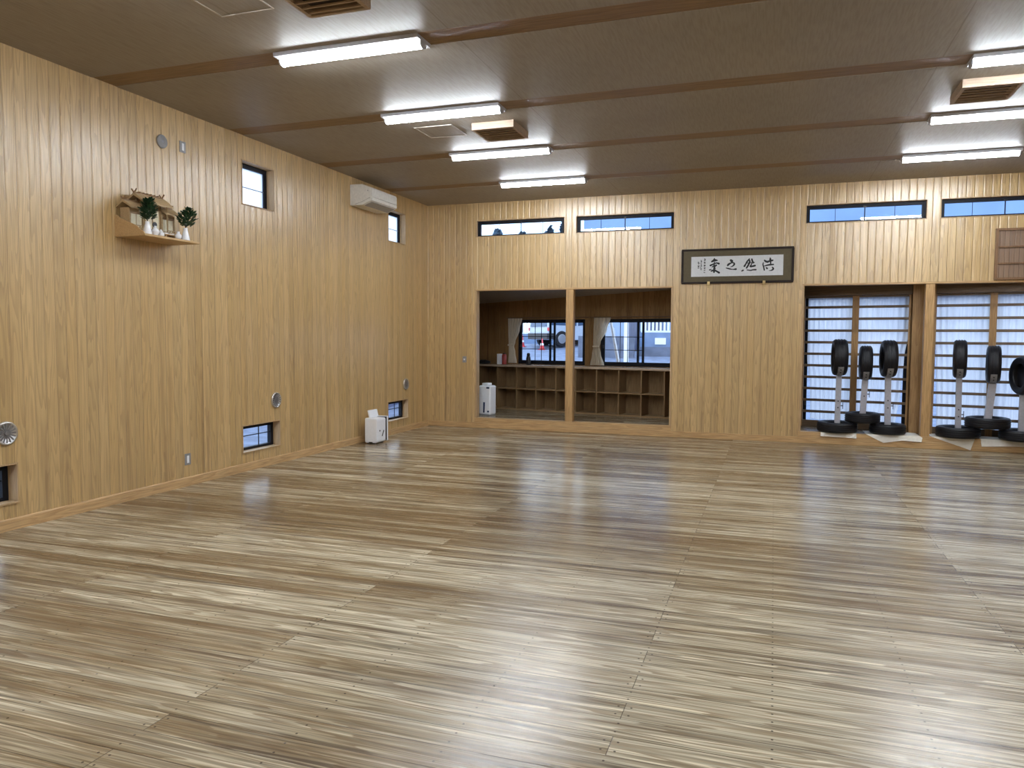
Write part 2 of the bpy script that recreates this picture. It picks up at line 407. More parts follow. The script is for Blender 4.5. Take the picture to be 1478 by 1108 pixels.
# ------------------------------------------------------------------ measures (metres)
D = 12.459            # back wall
H = 3.92              # ceiling
RW, FW = 11.4, -1.6   # right wall, wall behind the camera
FZ = 0.175            # raised alcove floor
BAY = math.atan(0.2)  # the outer wall runs at a slight angle to the hall
BLOC, BROT = (0.0, 14.7, 0.0), (0, 0, -BAY)
def bay(s, d, z): return Vector((s * math.cos(BAY) + d * math.sin(BAY), 14.7 - s * math.sin(BAY) + d * math.cos(BAY), z))
def sx(x, d): return (x - d * math.sin(BAY)) / math.cos(BAY)

# ------------------------------------------------------------------ room shell
struct(MB().box(-0.25, RW + 0.2, FW - 0.2, D - 0.001, -0.12, 0.0).build('floor', M['floor']))
mb = MB(); poly = [(-0.15, D + 0.131), (RW, D + 0.131), (RW, 14.72 - 0.2 * RW), (-0.15, 14.73)]
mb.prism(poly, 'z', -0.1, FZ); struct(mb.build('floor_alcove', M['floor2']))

beam_y = [0.11, 1.92, 3.73, 5.54, 7.35, 9.12, 10.97]
edges = [FW - 0.2]
for b in beam_y: edges += [b - 0.13, b + 0.13]
edges += [D + 0.15]
mb = MB()
for i in range(0, len(edges), 2): mb.box(-0.15, RW + 0.15, edges[i], edges[i + 1], H, H + 0.12)
struct(mb.build('ceiling', M['ceil']))
for i, b in enumerate(beam_y):
    struct(MB().box(-0.1, RW + 0.1, b - 0.13, b + 0.13, H + 0.004, H + 0.1).build('trim_%d' % (i + 1), M['beam']))

LW = [(3.83, 4.57), (7.38, 8.11), (10.95, 11.675)]                 # low windows on the left wall
UW = [(7.44, 8.05), (10.985, 11.6)]                                 # high windows on the left wall
holesL = [(a, b, 0.215, 0.548) for a, b in LW] + [(a, b, 3.125, 3.645) for a, b in UW]
struct(holed(MB(), 'x', -0.16, 0.0, FW - 0.2, D + 0.16, 0.0, H + 0.02, holesL).build('wall_left', M['wall_y']))
WB = [(0.93, 2.525), (2.715, 4.335), (6.292, 7.932), (8.1, 9.74)]   # high windows on the back wall
holesB = [(a, b, 3.333, 3.618) for a, b in WB] + [(0.945, 4.305, 0.0, 2.41), (6.3, 9.74, 0.0, 2.41)]
struct(holed(MB(), 'y', D, D + 0.13, 0.0, RW, 0.0, H + 0.02, holesB).build('wall_back', M['wall_x']))
struct(MB().box(RW, RW + 0.15, FW - 0.2, D + 0.13, 0.0, H + 0.02).build('wall_right', M['wall_y']))
struct(MB().box(-0.15, RW + 0.15, FW - 0.15, FW, 0.0, H + 0.02).build('wall_front', M['wall_x']))

# baseboards
struct(MB().prism([(0.0, 0.0), (0.018, 0.0), (0.018, 0.088), (0.012, 0.096), (0.0, 0.096)], 'y', FW, D - 0.018).build('baseboard_left', M['trim_y']))
def yprof(a, b): return
mb = MB()
mb.box(0.0, RW, D - 0.018, D - 0.0005, 0.0, 0.096)
struct(mb.build('baseboard_back', M['trim_x'], bevel=0.004))
# opening trims: sills, heads, jambs, posts
def trim(n, mb, mat, bevel=0.003): return struct(mb.build('trim_%d' % n, mat, bevel=bevel))
trim(11, MB().box(0.91, 4.335, D - 0.012, D + 0.13, 0.097, FZ + 0.002), M['trim_x'])
trim(12, MB().box(6.265, 9.78, D - 0.012, D + 0.13, 0.097, FZ + 0.002), M['trim_x'])
trim(13, MB().box(0.915, 4.335, D - 0.014, D + 0.13, 2.405, 2.432), M['trim_x'])
trim(14, MB().box(6.27, 9.77, D - 0.014, D + 0.13, 2.405, 2.432), M['trim_x'])
for i, (a, b) in enumerate([(0.918, 0.947), (4.303, 4.334), (6.27, 6.302), (9.738, 9.77)]):
    trim(15 + i, MB().box(a, b, D - 0.012, D + 0.13, FZ + 0.003, 2.404), M['casing'])
trim(19, MB().box(2.558, 2.688, D - 0.004, D + 0.122, FZ + 0.003, 2.404), M['trim_z'])
trim(20, MB().box(7.948, 8.066, D - 0.004, D + 0.115, FZ + 0.003, 2.404), M['trim_z'])

# alcove walls
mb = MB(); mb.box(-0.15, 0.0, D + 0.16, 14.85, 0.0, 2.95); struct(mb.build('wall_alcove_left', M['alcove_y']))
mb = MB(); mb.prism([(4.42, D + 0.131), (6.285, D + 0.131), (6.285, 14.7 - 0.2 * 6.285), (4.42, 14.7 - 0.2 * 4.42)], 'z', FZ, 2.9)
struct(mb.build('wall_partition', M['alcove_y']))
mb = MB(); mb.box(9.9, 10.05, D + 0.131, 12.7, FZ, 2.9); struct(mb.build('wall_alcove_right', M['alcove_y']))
W_A, W_B = (1.045, 2.52), (2.84, 4.34)
bay_holes = [(sx(6.33, 0), sx(7.86, 0)), (sx(8.12, 0), sx(9.78, 0))]
holesX = [(W_A[0], W_A[1], 1.07, 1.95), (W_B[0], W_B[1], 1.07, 1.95)] + [(a, b, FZ, 2.30) for a, b in bay_holes]
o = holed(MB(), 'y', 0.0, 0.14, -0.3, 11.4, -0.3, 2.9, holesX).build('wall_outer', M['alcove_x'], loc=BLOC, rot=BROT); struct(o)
# lean-to ceiling, falling towards the outer wall
mb = MB(); zc = lambda y: 2.28 + 0.22 * (14.7 - y)
pts = [(-0.15, D + 0.131), (RW, D + 0.131), (RW, 12.9), (RW, 12.75), (-0.15, 15.05)]
pts = [(-0.15, D + 0.131), (RW, D + 0.131), (RW, 12.8), (-0.15, 15.0)]
low = [(x, y, zc(y)) for x, y in pts]; up = [(x, y, zc(y) + 0.12) for x, y in pts]
mb.face(low); mb.face(up[::-1])
for i in range(4): mb.face([low[i], low[(i + 1) % 4], up[(i + 1) % 4], up[i]])
struct(mb.build('ceiling_alcove', M['ceil']))
# wood panel between the two lattice bays and header boards above the lattices
trim(21, MB().box(sx(7.86, -0.2), sx(8.16, -0.2), -0.235, -0.001, FZ + 0.001, 2.60), M['lattice'])
bpy.data.objects['trim_21'].location = BLOC; bpy.data.objects['trim_21'].rotation_euler = BROT
for n, a, b in ((22, 6.31, 7.855), (23, 8.165, 9.85)):
    o = trim(n, MB().box(sx(a, -0.18), sx(b, -0.18), -0.2, -0.12, 2.285, 2.62), M['lattice_x'])
    o.location = BLOC; o.rotation_euler = BROT

# ------------------------------------------------------------------ windows
def window_left(n, y0, y1, z0, z1, hbars, vbars, glass):
    r = sroot('window_%d' % n)
    c = MB()                                       # wooden casing lining the reveal
    t = 0.012
    c.box(-0.155, 0.006, y0 - 0.0, y0 + t, z0, z1); c.box(-0.155, 0.006, y1 - t, y1, z0, z1)
    c.box(-0.155, 0.006, y0 + t, y1 - t, z1 - t, z1); c.box(-0.155, 0.012, y0 - 0.004, y1 + 0.004, z0, z0 + t)
    c.build('window_casing', M['casing'], r)
    f = MB(); a, b, c0, d = y0 + t, y1 - t, z0 + t, z1 - t; w = 0.05
    f.box(-0.15, -0.10, a, a + w, c0, d); f.box(-0.15, -0.10, b - w, b, c0, d)
    f.box(-0.15, -0.10, a + w, b - w, c0, c0 + 0.03); f.box(-0.15, -0.10, a + w, b - w, d - 0.05, d)
    f.build('window_frame', M['frame_blk'], r)
    MB().box(-0.128, -0.122, a + w, b - w, c0 + 0.03, d - 0.05).build('pane', glass, r)
    for h in hbars: MB().box(-0.119, -0.112, a + w, b - w, c0 + (d - c0) * h - 0.005, c0 + (d - c0) * h + 0.005).build('glazing_bar', M['frame_blk'] if glass is not M['frost'] else M['grey_pl'], r)
    for v in vbars: MB().box(-0.119, -0.112, a + (b - a) * v - 0.006, a + (b - a) * v + 0.006, c0 + 0.03, d - 0.05).build('glazing_bar', M['frame_blk'], r)
n = 1
for a, b in LW: window_left(n, a, b, 0.216, 0.547, (0.55,), (0.62,), M['glass']); n += 1
for a, b in UW: window_left(n, a, b, 3.126, 3.644, (0.45,), (), M['frost']); n += 1
def window_high(n, x0, x1):
    r = sroot('window_%d' % n); z0, z1 = 3.334, 3.617; t = 0.01
    c = MB()
    c.box(x0, x0 + t, D - 0.004, D + 0.12, z0, z1); c.box(x1 - t, x1, D - 0.004, D + 0.12, z0, z1)
    c.box(x0 + t, x1 - t, D - 0.004, D + 0.12, z1 - t, z1); c.box(x0 - 0.004, x1 + 0.004, D - 0.01, D + 0.12, z0, z0 + t)
    c.build('window_casing', M['casing'], r)
    f = MB(); a, b, c0, d = x0 + t, x1 - t, z0 + t, z1 - t
    f.box(a, a + 0.05, D + 0.06, D + 0.115, c0, d); f.box(b - 0.05, b, D + 0.06, D + 0.115, c0, d)
    f.box(a + 0.05, b - 0.05, D + 0.06, D + 0.115, c0, c0 + 0.026); f.box(a + 0.05, b - 0.05, D + 0.06, D + 0.115, d - 0.05, d)
    f.build('window_frame', M['frame_blk'], r)
    MB().box(a + 0.05, b - 0.05, D + 0.088, D + 0.094, c0 + 0.026, d - 0.05).build('pane', M['glass_hi'], r)
    for k, w in ((0.25, 0.003), (0.5, 0.007), (0.75, 0.003)):
        m = a + (b - a) * k
        MB().box(m - w, m + w, D + 0.075, D + 0.084, c0 + 0.026, d - 0.05).build('glazing_bar', M['frame_blk'], r)
    MB().box((a + b) / 2 - 0.02, (a + b) / 2 + 0.02, D + 0.045, D + 0.06, d - 0.06, d - 0.035).build('latch', M['black'], r)
for a, b in WB: window_high(n, a, b); n += 1
def window_alcove(n, s0, s1, z0, z1, mid, grid=True, depth=0.05):
    r = sroot('window_%d' % n, BLOC, -BAY)
    f = MB(); w = 0.035
    f.box(s0, s0 + w, 0.03, 0.11, z0, z1); f.box(s1 - w, s1, 0.03, 0.11, z0, z1)
    f.box(s0 + w, s1 - w, 0.03, 0.11, z0, z0 + w); f.box(s0 + w, s1 - w, 0.03, 0.11, z1 - w, z1)
    f.build('window_frame', M['frame_blk'], r)
    for k, (a, b, d) in enumerate(((s0 + w, mid + 0.05, 0.045), (mid - 0.10, s1 - w, 0.075))):
        h = MB(); q = 0.04
        h.box(a, a + q, d - 0.012, d + 0.012, z0 + w, z1 - w); h.box(b - q, b, d - 0.012, d + 0.012, z0 + w, z1 - w)
        h.box(a + q, b - q, d - 0.012, d + 0.012, z0 + w, z0 + w + q); h.box(a + q, b - q, d - 0.012, d + 0.012, z1 - w - 0.03, z1 - w)
        sh = h.build('sash', M['frame_blk'], r)
        MB().box(a + q, b - q, d - 0.003, d + 0.003, z0 + w + q, z1 - w - 0.03).build('pane', M['glass'], sh)
        if grid and k == 0:
            for t in (0.42, 0.60):  # one upright stands for the other's reflection in the double glazing
                m = a + (b - a) * t
                MB().box(m - 0.006, m + 0.006, d + 0.004, d + 0.009, z0 + w + q, z1 - w - 0.03).build('glazing_bar', M['frame_blk'], sh)
            for t in (0.34, 0.62):
                m = z0 + (z1 - z0) * t
                MB().box(a + q, b - q, d + 0.004, d + 0.009, m - 0.006, m + 0.006).build('glazing_bar', M['frame_blk'], sh)
    MB().box(s0 + w + 0.002, s0 + w + 0.028, 0.012, 0.031, z0 + 0.33, z0 + 0.39).build('latch', M['black'], r)
window_alcove(n, *W_A, 1.071, 1.949, 1.82); n += 1
window_alcove(n, *W_B, 1.071, 1.949, 3.645); n += 1
for a, b in bay_holes: window_alcove(n, a + 0.001, b - 0.001, FZ + 0.001, 2.299, (a + b) / 2, False); n += 1

# ------------------------------------------------------------------ ceiling fixtures
def make_lamp():
    r = thing('ceiling_light', '', 'ceiling light')
    MB().prism([(-0.122, 0.0), (0.122, 0.0), (0.118, -0.031), (-0.118, -0.031)], 'x', -0.655, 0.655).build('housing', M['white_met'], r)
    prof = [(0.044, -0.0315)] + [(0.044 * math.cos(t), -0.037 - 0.036 * math.sin(t)) for t in [PI * i / 10 for i in range(11)]] + [(-0.044, -0.0315)]
    MB().prism(prof, 'x', -0.64, 0.64).build('diffuser', M['lamp'], r)
    for s in (-1, 1):
        MB().prism([(0.05, -0.0315)] + [(0.05 * math.cos(t), -0.037 - 0.042 * math.sin(t)) for t in [PI * i / 10 for i in range(11)]] + [(-0.05, -0.0315)], 'x', s * 0.6405, s * 0.654).build('end_cap', M['white_met'], r)
    return r
lamp0 = make_lamp(); first = True
lab = {(0, 3): 'lit white LED batten largest of the left row, nearest the viewer',
       (0, 4): 'lit white LED batten, second nearest of the left row, just before hatch and vent',
       (0, 5): 'lit white LED batten, third nearest of the left row, beyond the louvred vent',
       (0, 6): 'lit white LED batten farthest of the left row, in front of the back wall',
       (1, 4): 'lit white LED batten of the right row directly in front of the louvred vent',
       (1, 5): 'lit white LED batten of the right row just beyond the louvred vent',
       (1, 6): 'lit white LED batten of the right row closest to the back wall high windows'}
out_n = ['rearmost', 'second rearmost', 'third rearmost', 'frontmost hidden']
for c, x in ((0, 2.585), (1, 8.02)):
    for k, b in enumerate(beam_y):
        o = lamp0 if first else copy_tree(lamp0); first = False
        o.location = (x, b, H + 0.0035)
        o['label'] = lab.get((c, k), 'lit LED batten outside the frame, %s of the %s row' % (out_n[min(k, 3)], ('left', 'right')[c]))  # unseen battens continue both rows, put in for the room's light level
        o['group'] = 'LED battens on the ceiling'
def make_vent():
    r = thing('ceiling_vent', '', 'ceiling vent')
    w, l, h = 0.24, 0.26, 0.075
    f = MB()
    f.box(-w, w, -l, -l + 0.03, -h, 0); f.box(-w, w, l - 0.03, l, -h, 0)
    f.box(-w, -w + 0.03, -l + 0.03, l - 0.03, -h, 0); f.box(w - 0.03, w, -l + 0.03, l - 0.03, -h, 0)
    f.build('frame', M['vent_wd'], r)
    MB().box(-w + 0.03, w - 0.03, -l + 0.03, l - 0.03, -0.012, -0.001).build('duct_cover', M['vent_in'], r)
    for k in range(6):
        y = -l + 0.065 + k * (2 * l - 0.13) / 5
        MB().box(-w + 0.0305, w - 0.0305, y - 0.007, y + 0.007, -h + 0.001, -h + 0.013).build('louvre', M['vent_wd'], r)
    return r
v0 = make_vent()
for i, (x, y, lb) in enumerate([(2.955, 8.09, 'wooden louvred ceiling vent beside the small ceiling hatch, behind the second left batten'),
                                (7.66, 8.14, 'wooden louvred ceiling vent between battens of the right row'),
                                (2.965, 4.51, 'wooden louvred ceiling vent cut off by the top edge of the picture')]):
    o = v0 if i == 0 else copy_tree(v0)
    o.location = (x, y, H - 0.001); o['label'] = lb; o['group'] = 'louvred ceiling vents'
def make_hatch():
    r = thing('ceiling_hatch', '', 'hatch')
    f = MB(); w = 0.225
    f.box(-w, w, -w, -w + 0.012, -0.007, 0); f.box(-w, w, w - 0.012, w, -0.007, 0)
    f.box(-w, -w + 0.012, -w + 0.012, w - 0.012, -0.007, 0); f.box(w - 0.012, w, -w + 0.012, w - 0.012, -0.007, 0)
    f.build('frame', M['hatch_fr'], r)
    MB().box(-w + 0.016, w - 0.016, -w + 0.016, w - 0.016, -0.005, 0).build('panel', M['ceil'], r)
    return r
h0 = make_hatch()
for i, (x, y, lb) in enumerate([(2.265, 8.02, 'square flush ceiling hatch left of the louvred vent, white edged'),
                                (2.25, 4.47, 'square flush ceiling hatch cut off by the top of the picture')]):
    o = h0 if i == 0 else copy_tree(h0)
    o.location = (x, y, H - 0.001); o['label'] = lb; o['group'] = 'ceiling hatches'

# ------------------------------------------------------------------ air conditioner
ac = thing('air_conditioner', 'white wall air conditioner mounted high on the left wall near the corner', 'air conditioner', (0.002, 10.225, 3.50))
hw = 0.395
MB().prism([(0, 0.0), (0.20, 0.0), (0.335, 0.052), (0.345, 0.10), (0.345, 0.215), (0.33, 0.245), (0.20, 0.297), (0.02, 0.30), (0, 0.297)], 'y', -hw, hw).build('body', M['ac'], ac, bevel=0.006)
MB().prism([(0.346, 0.108), (0.354, 0.112), (0.353, 0.213), (0.343, 0.243)], 'y', -hw + 0.012, hw - 0.012).build('front_panel', M['ac'], ac)
MB().prism([(0.341, 0.056), (0.352, 0.06), (0.354, 0.10), (0.346, 0.103)], 'y', -hw + 0.012, hw - 0.012).build('outlet_flap', M['ac'], ac)
MB().prism([(0.215, 0.001), (0.33, 0.046), (0.331, 0.04), (0.216, -0.006)], 'y', -hw + 0.05, hw - 0.05).build('louvre', M['ac_dk'], ac)
MB().tube((0.295, -hw - 0.003, 0.2), (0.295, -hw + 0.002, 0.2), 0.008).build('side_screw', M['grey_pl'], ac)
mb = MB(); mb.prism([(0.09, 0.012), (0.215, 0.048), (0.335, 0.098), (0.335, 0.103), (0.215, 0.053), (0.09, 0.017)], 'y', -hw - 0.0025, -hw + 0.001)
mb.build('seam', M['ac_dk'], ac)

# ------------------------------------------------------------------ fittings on the left wall
def round_vent(y, lb):
    r = thing('wall_vent', lb, 'wall vent', (0.0, y, 0.80), group='round vents low on the left wall')
    MB().lathe([(0.080, 0.0), (0.098, 0.001), (0.096, 0.016), (0.083, 0.022), (0.080, 0.014)], 32, axis='x').build('rim', M['chrome'], r, smooth=True)
    MB().lathe([(0.082, 0.0005), (0.082, 0.006)], 32, axis='x').build('backing', M['vent_dk'], r)
    f = MB()
    for k in range(16):
        a = 2 * PI * k / 16; m = Matrix.Rotation(a, 4, 'X')
        f.box(0.006, 0.016, 0.016, 0.081, -0.006, 0.006, m)
    f.build('grille', M['vent_gr'], r)
    MB().lathe([(0.0, 0.022), (0.018, 0.02), (0.026, 0.006)], 20, axis='x').build('knob', M['vent_gr'], r)
round_vent(4.475, 'round metal wall vent cut by the left picture edge')
round_vent(8.025, 'round metal wall vent above the low window in the middle of the left wall')
round_vent(11.586, 'round metal wall vent above the low window by the corner')
sp = thing('wall_speaker', 'round grey speaker high on the left wall above the shrine', 'speaker', (0.0, 6.225, 3.548))
MB().lathe([(0.068, 0.0), (0.066, 0.014), (0.058, 0.02)], 32, axis='x').build('rim', M['grey_pl'], sp, smooth=True)
MB().lathe([(0.0, 0.0205), (0.058, 0.0185)], 32, axis='x').build('mesh_front', M['grey_sp'], sp, smooth=True)
def plate(name, label, cat, loc, rotz, w, h, mat_plate, mat_ins, iw, ih, ins_name):
    r = thing(name, label, cat, loc, rotz)
    MB().box(0, 0.008, -w / 2, w / 2, -h / 2, h / 2).build('plate', mat_plate, r, bevel=0.003)
    MB().box(0.008, 0.012, -iw / 2, iw / 2, -ih / 2, ih / 2).build(ins_name, mat_ins, r, bevel=0.001)
    return r
plate('wall_switch', 'small grey plate high on the left wall right of the round speaker', 'switch', (0.0, 6.51, 3.56), 0, 0.085, 0.115, M['grey_pl'], M['white_pl'], 0.03, 0.075, 'rocker')
plate('wall_outlet', 'grey framed outlet just above the left baseboard', 'outlet', (0.0, 6.49, 0.285), 0, 0.085, 0.122, M['grey_pl'], M['white_pl'], 0.03, 0.078, 'socket')
plate('light_switch', 'small wall switch left of the alcove opening', 'switch', (0.715, D, 1.205), -PI / 2, 0.075, 0.11, M['grey_pl'], M['white_pl'], 0.028, 0.028, 'rocker')

# ------------------------------------------------------------------ shrine shelf
SHZ = 2.545
sh = thing('shrine_shelf', 'wooden wall shelf with curved end boards carrying the miniature shrine', 'shelf', (0.001, 5.978, SHZ - 0.022))
MB().box(0.0, 0.355, -0.358, 0.358, 0.0, 0.021).build('board', M['shelf'], sh, bevel=0.003)
def side(y):
    prof = [(0.0, 0.0215), (0.345, 0.0215), (0.34, 0.036), (0.315, 0.05), (0.29, 0.062), (0.265, 0.088), (0.235, 0.105), (0.2, 0.118), (0.06, 0.175), (0.03, 0.2), (0.0, 0.205)]
    MB().prism(prof, 'y', y, y + 0.016).build('end_board', M['shelf'], sh, bevel=0.002)
side(-0.358)
MB().prism([(0.0, 0.0215), (0.2, 0.0215), (0.15, 0.06), (0.06, 0.12), (0.0, 0.15)], 'y', 0.342, 0.358).build('end_board', M['shelf'], sh)

shr = thing('miniature_shrine', 'miniature wooden shrine with three gabled roofs and crossed finials', 'shrine', (0.03, 5.94, SHZ))
def roof(name, yc, half, ridge_x, ridge_z, fx, fz, bx, bz, chigi, katsuo):
    """gabled roof with its ridge along y"""
    t = 0.012
    prof = [(bx, bz), (bx, bz + t), (ridge_x, ridge_z), (ridge_x + 0.035, ridge_z - 0.016), (fx, fz + t), (fx, fz), (ridge_x, ridge_z - 0.022)]
    ro = MB().prism(prof, 'y', yc - half, yc + half).build(name, M['shrine'], shr)
    MB().prism([(ridge_x - 0.012, ridge_z - 0.006), (ridge_x + 0.014, ridge_z - 0.008), (ridge_x + 0.01, ridge_z + 0.008), (ridge_x - 0.01, ridge_z + 0.008)], 'y', yc - half + 0.004, yc + half - 0.004).build('ridge', M['shrine_dk'], ro)
    for k in range(katsuo):
        y = yc - half * 0.62 + k * half * 1.24 / max(1, katsuo - 1)
        MB().tube((ridge_x - 0.022, y, ridge_z + 0.0135), (ridge_x + 0.022, y, ridge_z + 0.0135), 0.0055, n=8).build('ridge_log', M['shrine_dk'], ro)
    for s in (-1, 1):
        f = MB(); y = yc + s * (half - 0.012)
        for q in (-1, 1):
            m = Matrix.Translation((ridge_x, y, ridge_z)) @ Matrix.Rotation(q * math.radians(38), 4, 'Y')
            f.box(-0.006, 0.006, -0.004, 0.004, -0.012, chigi, m)
        f.build('finial', M['shrine_dk'], ro)
    return ro
MB().box(-0.02, 0.165, -0.30, 0.30, 0.001, 0.05).build('base', M['shrine'], shr, bevel=0.002)
MB().box(0.166, 0.195, -0.30, 0.30, 0.001, 0.022).build('step', M['shrine'], shr)
def house(yc, half, z1, name):
    b = MB().box(0.0, 0.105, yc - half, yc + half, 0.051, z1).build(name, M['shrine'], shr)
    for k in (-1, 1):
        MB().box(0.1055, 0.109, yc + k * half * 0.42 - half * 0.34, yc + k * half * 0.42 + half * 0.34, 0.085, z1 - 0.055).build('door', M['cream'], b)
    MB().box(0.1055, 0.113, yc - half, yc + half, z1 - 0.05, z1 - 0.036).build('lintel', M['shrine_dk'], b)
    for k in (-1, 1):
        MB().box(0.1055, 0.1165, yc + k * half - 0.005, yc + k * half + 0.005, 0.051, z1 - 0.012).build('post', M['shrine'], b)
    MB().box(0.1055, 0.145, yc - half - 0.02, yc + half + 0.02, 0.062, 0.07).build('veranda', M['shrine'], b)
    return b
house(0.0, 0.105, 0.325, 'main_hall'); house(-0.2, 0.082, 0.255, 'side_hall'); house(0.2, 0.082, 0.255, 'side_hall')
roof('main_roof', 0.0, 0.185, 0.065, 0.408, 0.20, 0.305, -0.025, 0.325, 0.05, 6)
roof('side_roof', -0.213, 0.098, 0.058, 0.325, 0.165, 0.243, -0.02, 0.255, 0.042, 2)
roof('side_roof', 0.213, 0.098, 0.058, 0.325, 0.165, 0.243, -0.02, 0.255, 0.042, 2)
for k in (-1, 1): MB().box(0.152, 0.162, k * 0.14 - 0.005, k * 0.14 + 0.005, 0.05, 0.315).build('pillar', M['shrine'], shr)
f = MB(); f.box(0.168, 0.176, -0.29, -0.12, 0.058, 0.064); f.box(0.168, 0.176, -0.29, -0.12, 0.084, 0.09)
for k in range(6): f.box(0.169, 0.175, -0.288 + k * 0.033, -0.281 + k * 0.033, 0.022, 0.09)
f.build('railing', M['shrine'], shr)
f = MB(); f.box(0.168, 0.176, 0.12, 0.29, 0.058, 0.064); f.box(0.168, 0.176, 0.12, 0.29, 0.084, 0.09)
for k in range(6): f.box(0.169, 0.175, 0.122 + k * 0.033, 0.129 + k * 0.033, 0.022, 0.09)
f.build('railing', M['shrine'], shr)

def leafy(name, label, loc, height, width, seed, n, lean):
    rnd = random.Random(seed); r = thing(name, label, 'plant', loc, group='evergreen sprigs on the shrine shelf')
    st = MB(); lf = MB()
    for k in range(5):
        a = 2 * PI * k / 5; e = Vector((math.cos(a) * width * 0.22, math.sin(a) * width * 0.3 + lean * 0.5, height * (0.75 + 0.1 * (k % 3))))
        st.tube((0, 0, 0.0), e, 0.0025, 0.0015, 6)
    for k in range(n):
        t = rnd.random(); h = height * (0.05 + 0.95 * t); wd = width * 0.5 * (math.sin(PI * (0.18 + 0.78 * t)) ** 0.8)
        a = rnd.random() * 2 * PI; rr = wd * math.sqrt(rnd.random())
        p = Vector((0.01 + math.cos(a) * rr * 0.6, math.sin(a) * rr + lean * t, h))
        d = Vector((math.cos(a) * 0.7, math.sin(a), 0.5 + 0.7 * rnd.random())).normalized()
        s = d.cross(Vector((rnd.uniform(-.4, .4), rnd.uniform(-.4, .4), 1))).normalized(); L = rnd.uniform(0.036, 0.052); w = L * 0.24
        up = s.cross(d) * w * 0.4
        lf.face([p, p + d * L * 0.35 + s * w, p + d * L * 0.75 + s * w * 0.8 - up, p + d * L - up, p + d * L * 0.75 - s * w * 0.8 - up, p + d * L * 0.35 - s * w])
    st.build('stems', M['bark'], r); lf.build('leaves', M['leaf'], r)
def vase(loc, h, label):
    o = MB().lathe([(0.0, 0.001), (0.040, 0.001), (0.041, 0.006), (0.036, h * 0.28), (0.027, h * 0.62), (0.019, h * 0.88), (0.021, h), (0.016, h), (0.013, h * 0.85), (0.0, h * 0.8)], 24).build('flower_vase', M['porcelain'], None, loc, smooth=True)
    tag(o, label, 'vase', 'white vases on the shrine shelf')
VX = 0.305
vase((VX, 5.704, SHZ), 0.118, 'white tapered vase at the left end of the shrine shelf')
vase((VX - 0.01, 6.205, SHZ), 0.125, 'white tapered vase at the right end of the shrine shelf')
leafy('evergreen_sprig', 'dark green leafy sprig in the left vase before the shrine', (VX, 5.704, SHZ + 0.121), 0.20, 0.145, 3, 330, 0.02)
leafy('evergreen_sprig', 'dark green leafy sprig in the right vase of the shrine shelf', (VX - 0.01, 6.205, SHZ + 0.128), 0.185, 0.19, 5, 300, 0.04)
b = MB().lathe([(0.0, 0.001), (0.018, 0.001), (0.022, 0.008), (0.035, 0.035), (0.036, 0.045), (0.024, 0.062), (0.011, 0.075), (0.012, 0.092), (0.0, 0.093)], 24).build('offering_bottle', M['porcelain'], None, (0.300, 5.806, SHZ), smooth=True)
tag(b, 'round bellied white bottle next to the left vase', 'bottle')
mr = thing('shrine_mirror', 'small dark round mirror on a stand behind the white bottle', 'mirror', (0.245, 5.858, SHZ))
MB().lathe([(0.0, -0.003), (0.026, -0.003), (0.026, 0.003), (0.0, 0.003)], 24, c=(0, 0, 0.112), axis='x').build('disc', M['black'], mr)
MB().box(-0.014, 0.014, -0.022, 0.022, 0.001, 0.014).tube((0, 0, 0.013), (0, 0, 0.088), 0.005).build('stand', M['shrine'], mr)
b = MB().lathe([(0.0, 0.001), (0.020, 0.001), (0.034, 0.02), (0.033, 0.034), (0.018, 0.056), (0.006, 0.074), (0.0, 0.078)], 24).build('water_pot', M['porcelain'], None, (0.265, 5.912, SHZ), smooth=True)
tag(b, 'white drop-shaped lidded pot right of the bellied bottle', 'pot')
tr = thing('offering_tray', 'low wooden offering stand in the middle of the shelf front', 'tray', (0.27, 6.005, SHZ))
MB().box(-0.035, 0.035, -0.085, 0.085, 0.028, 0.034).build('tray_top', M['shrine'], tr, bevel=0.001)
for k in (-0.065, 0.055): MB().box(-0.028, 0.028, k, k + 0.012, 0.001, 0.0275).build('leg', M['shrine'], tr)
MB().box(-0.03, -0.024, -0.05, 0.052, 0.003, 0.0275).build('back_board', M['shrine_dk'], tr)
for k, y in enumerate((5.965, 6.04)):
    o = MB().lathe([(0.0, 0.0005), (0.016, 0.0005), (0.030, 0.012), (0.028, 0.013), (0.014, 0.004), (0.0, 0.004)], 20).build('offering_dish', M['porcelain'], None, (0.272, y, SHZ + 0.0345), smooth=True)
    tag(o, ('shallow white dish at the left of the offering stand', 'shallow white dish at the right of the offering stand')[k], 'dish', 'dishes on the offering stand')
b = MB().lathe([(0.0, 0.001), (0.018, 0.001), (0.030, 0.018), (0.032, 0.036), (0.020, 0.052), (0.014, 0.06), (0.016, 0.075), (0.0, 0.076)], 24).build('offering_bottle', M['porcelain'], None, (0.312, 6.088, SHZ), smooth=True)
tag(b, 'white bottle between the offering stand and the right vase', 'bottle')

# ------------------------------------------------------------------ framed calligraphy
cw = thing('framed_calligraphy', 'long dark framed brush calligraphy in black ink on pale paper', 'framed calligraphy', (5.30, D - 0.001, 2.457), 0)
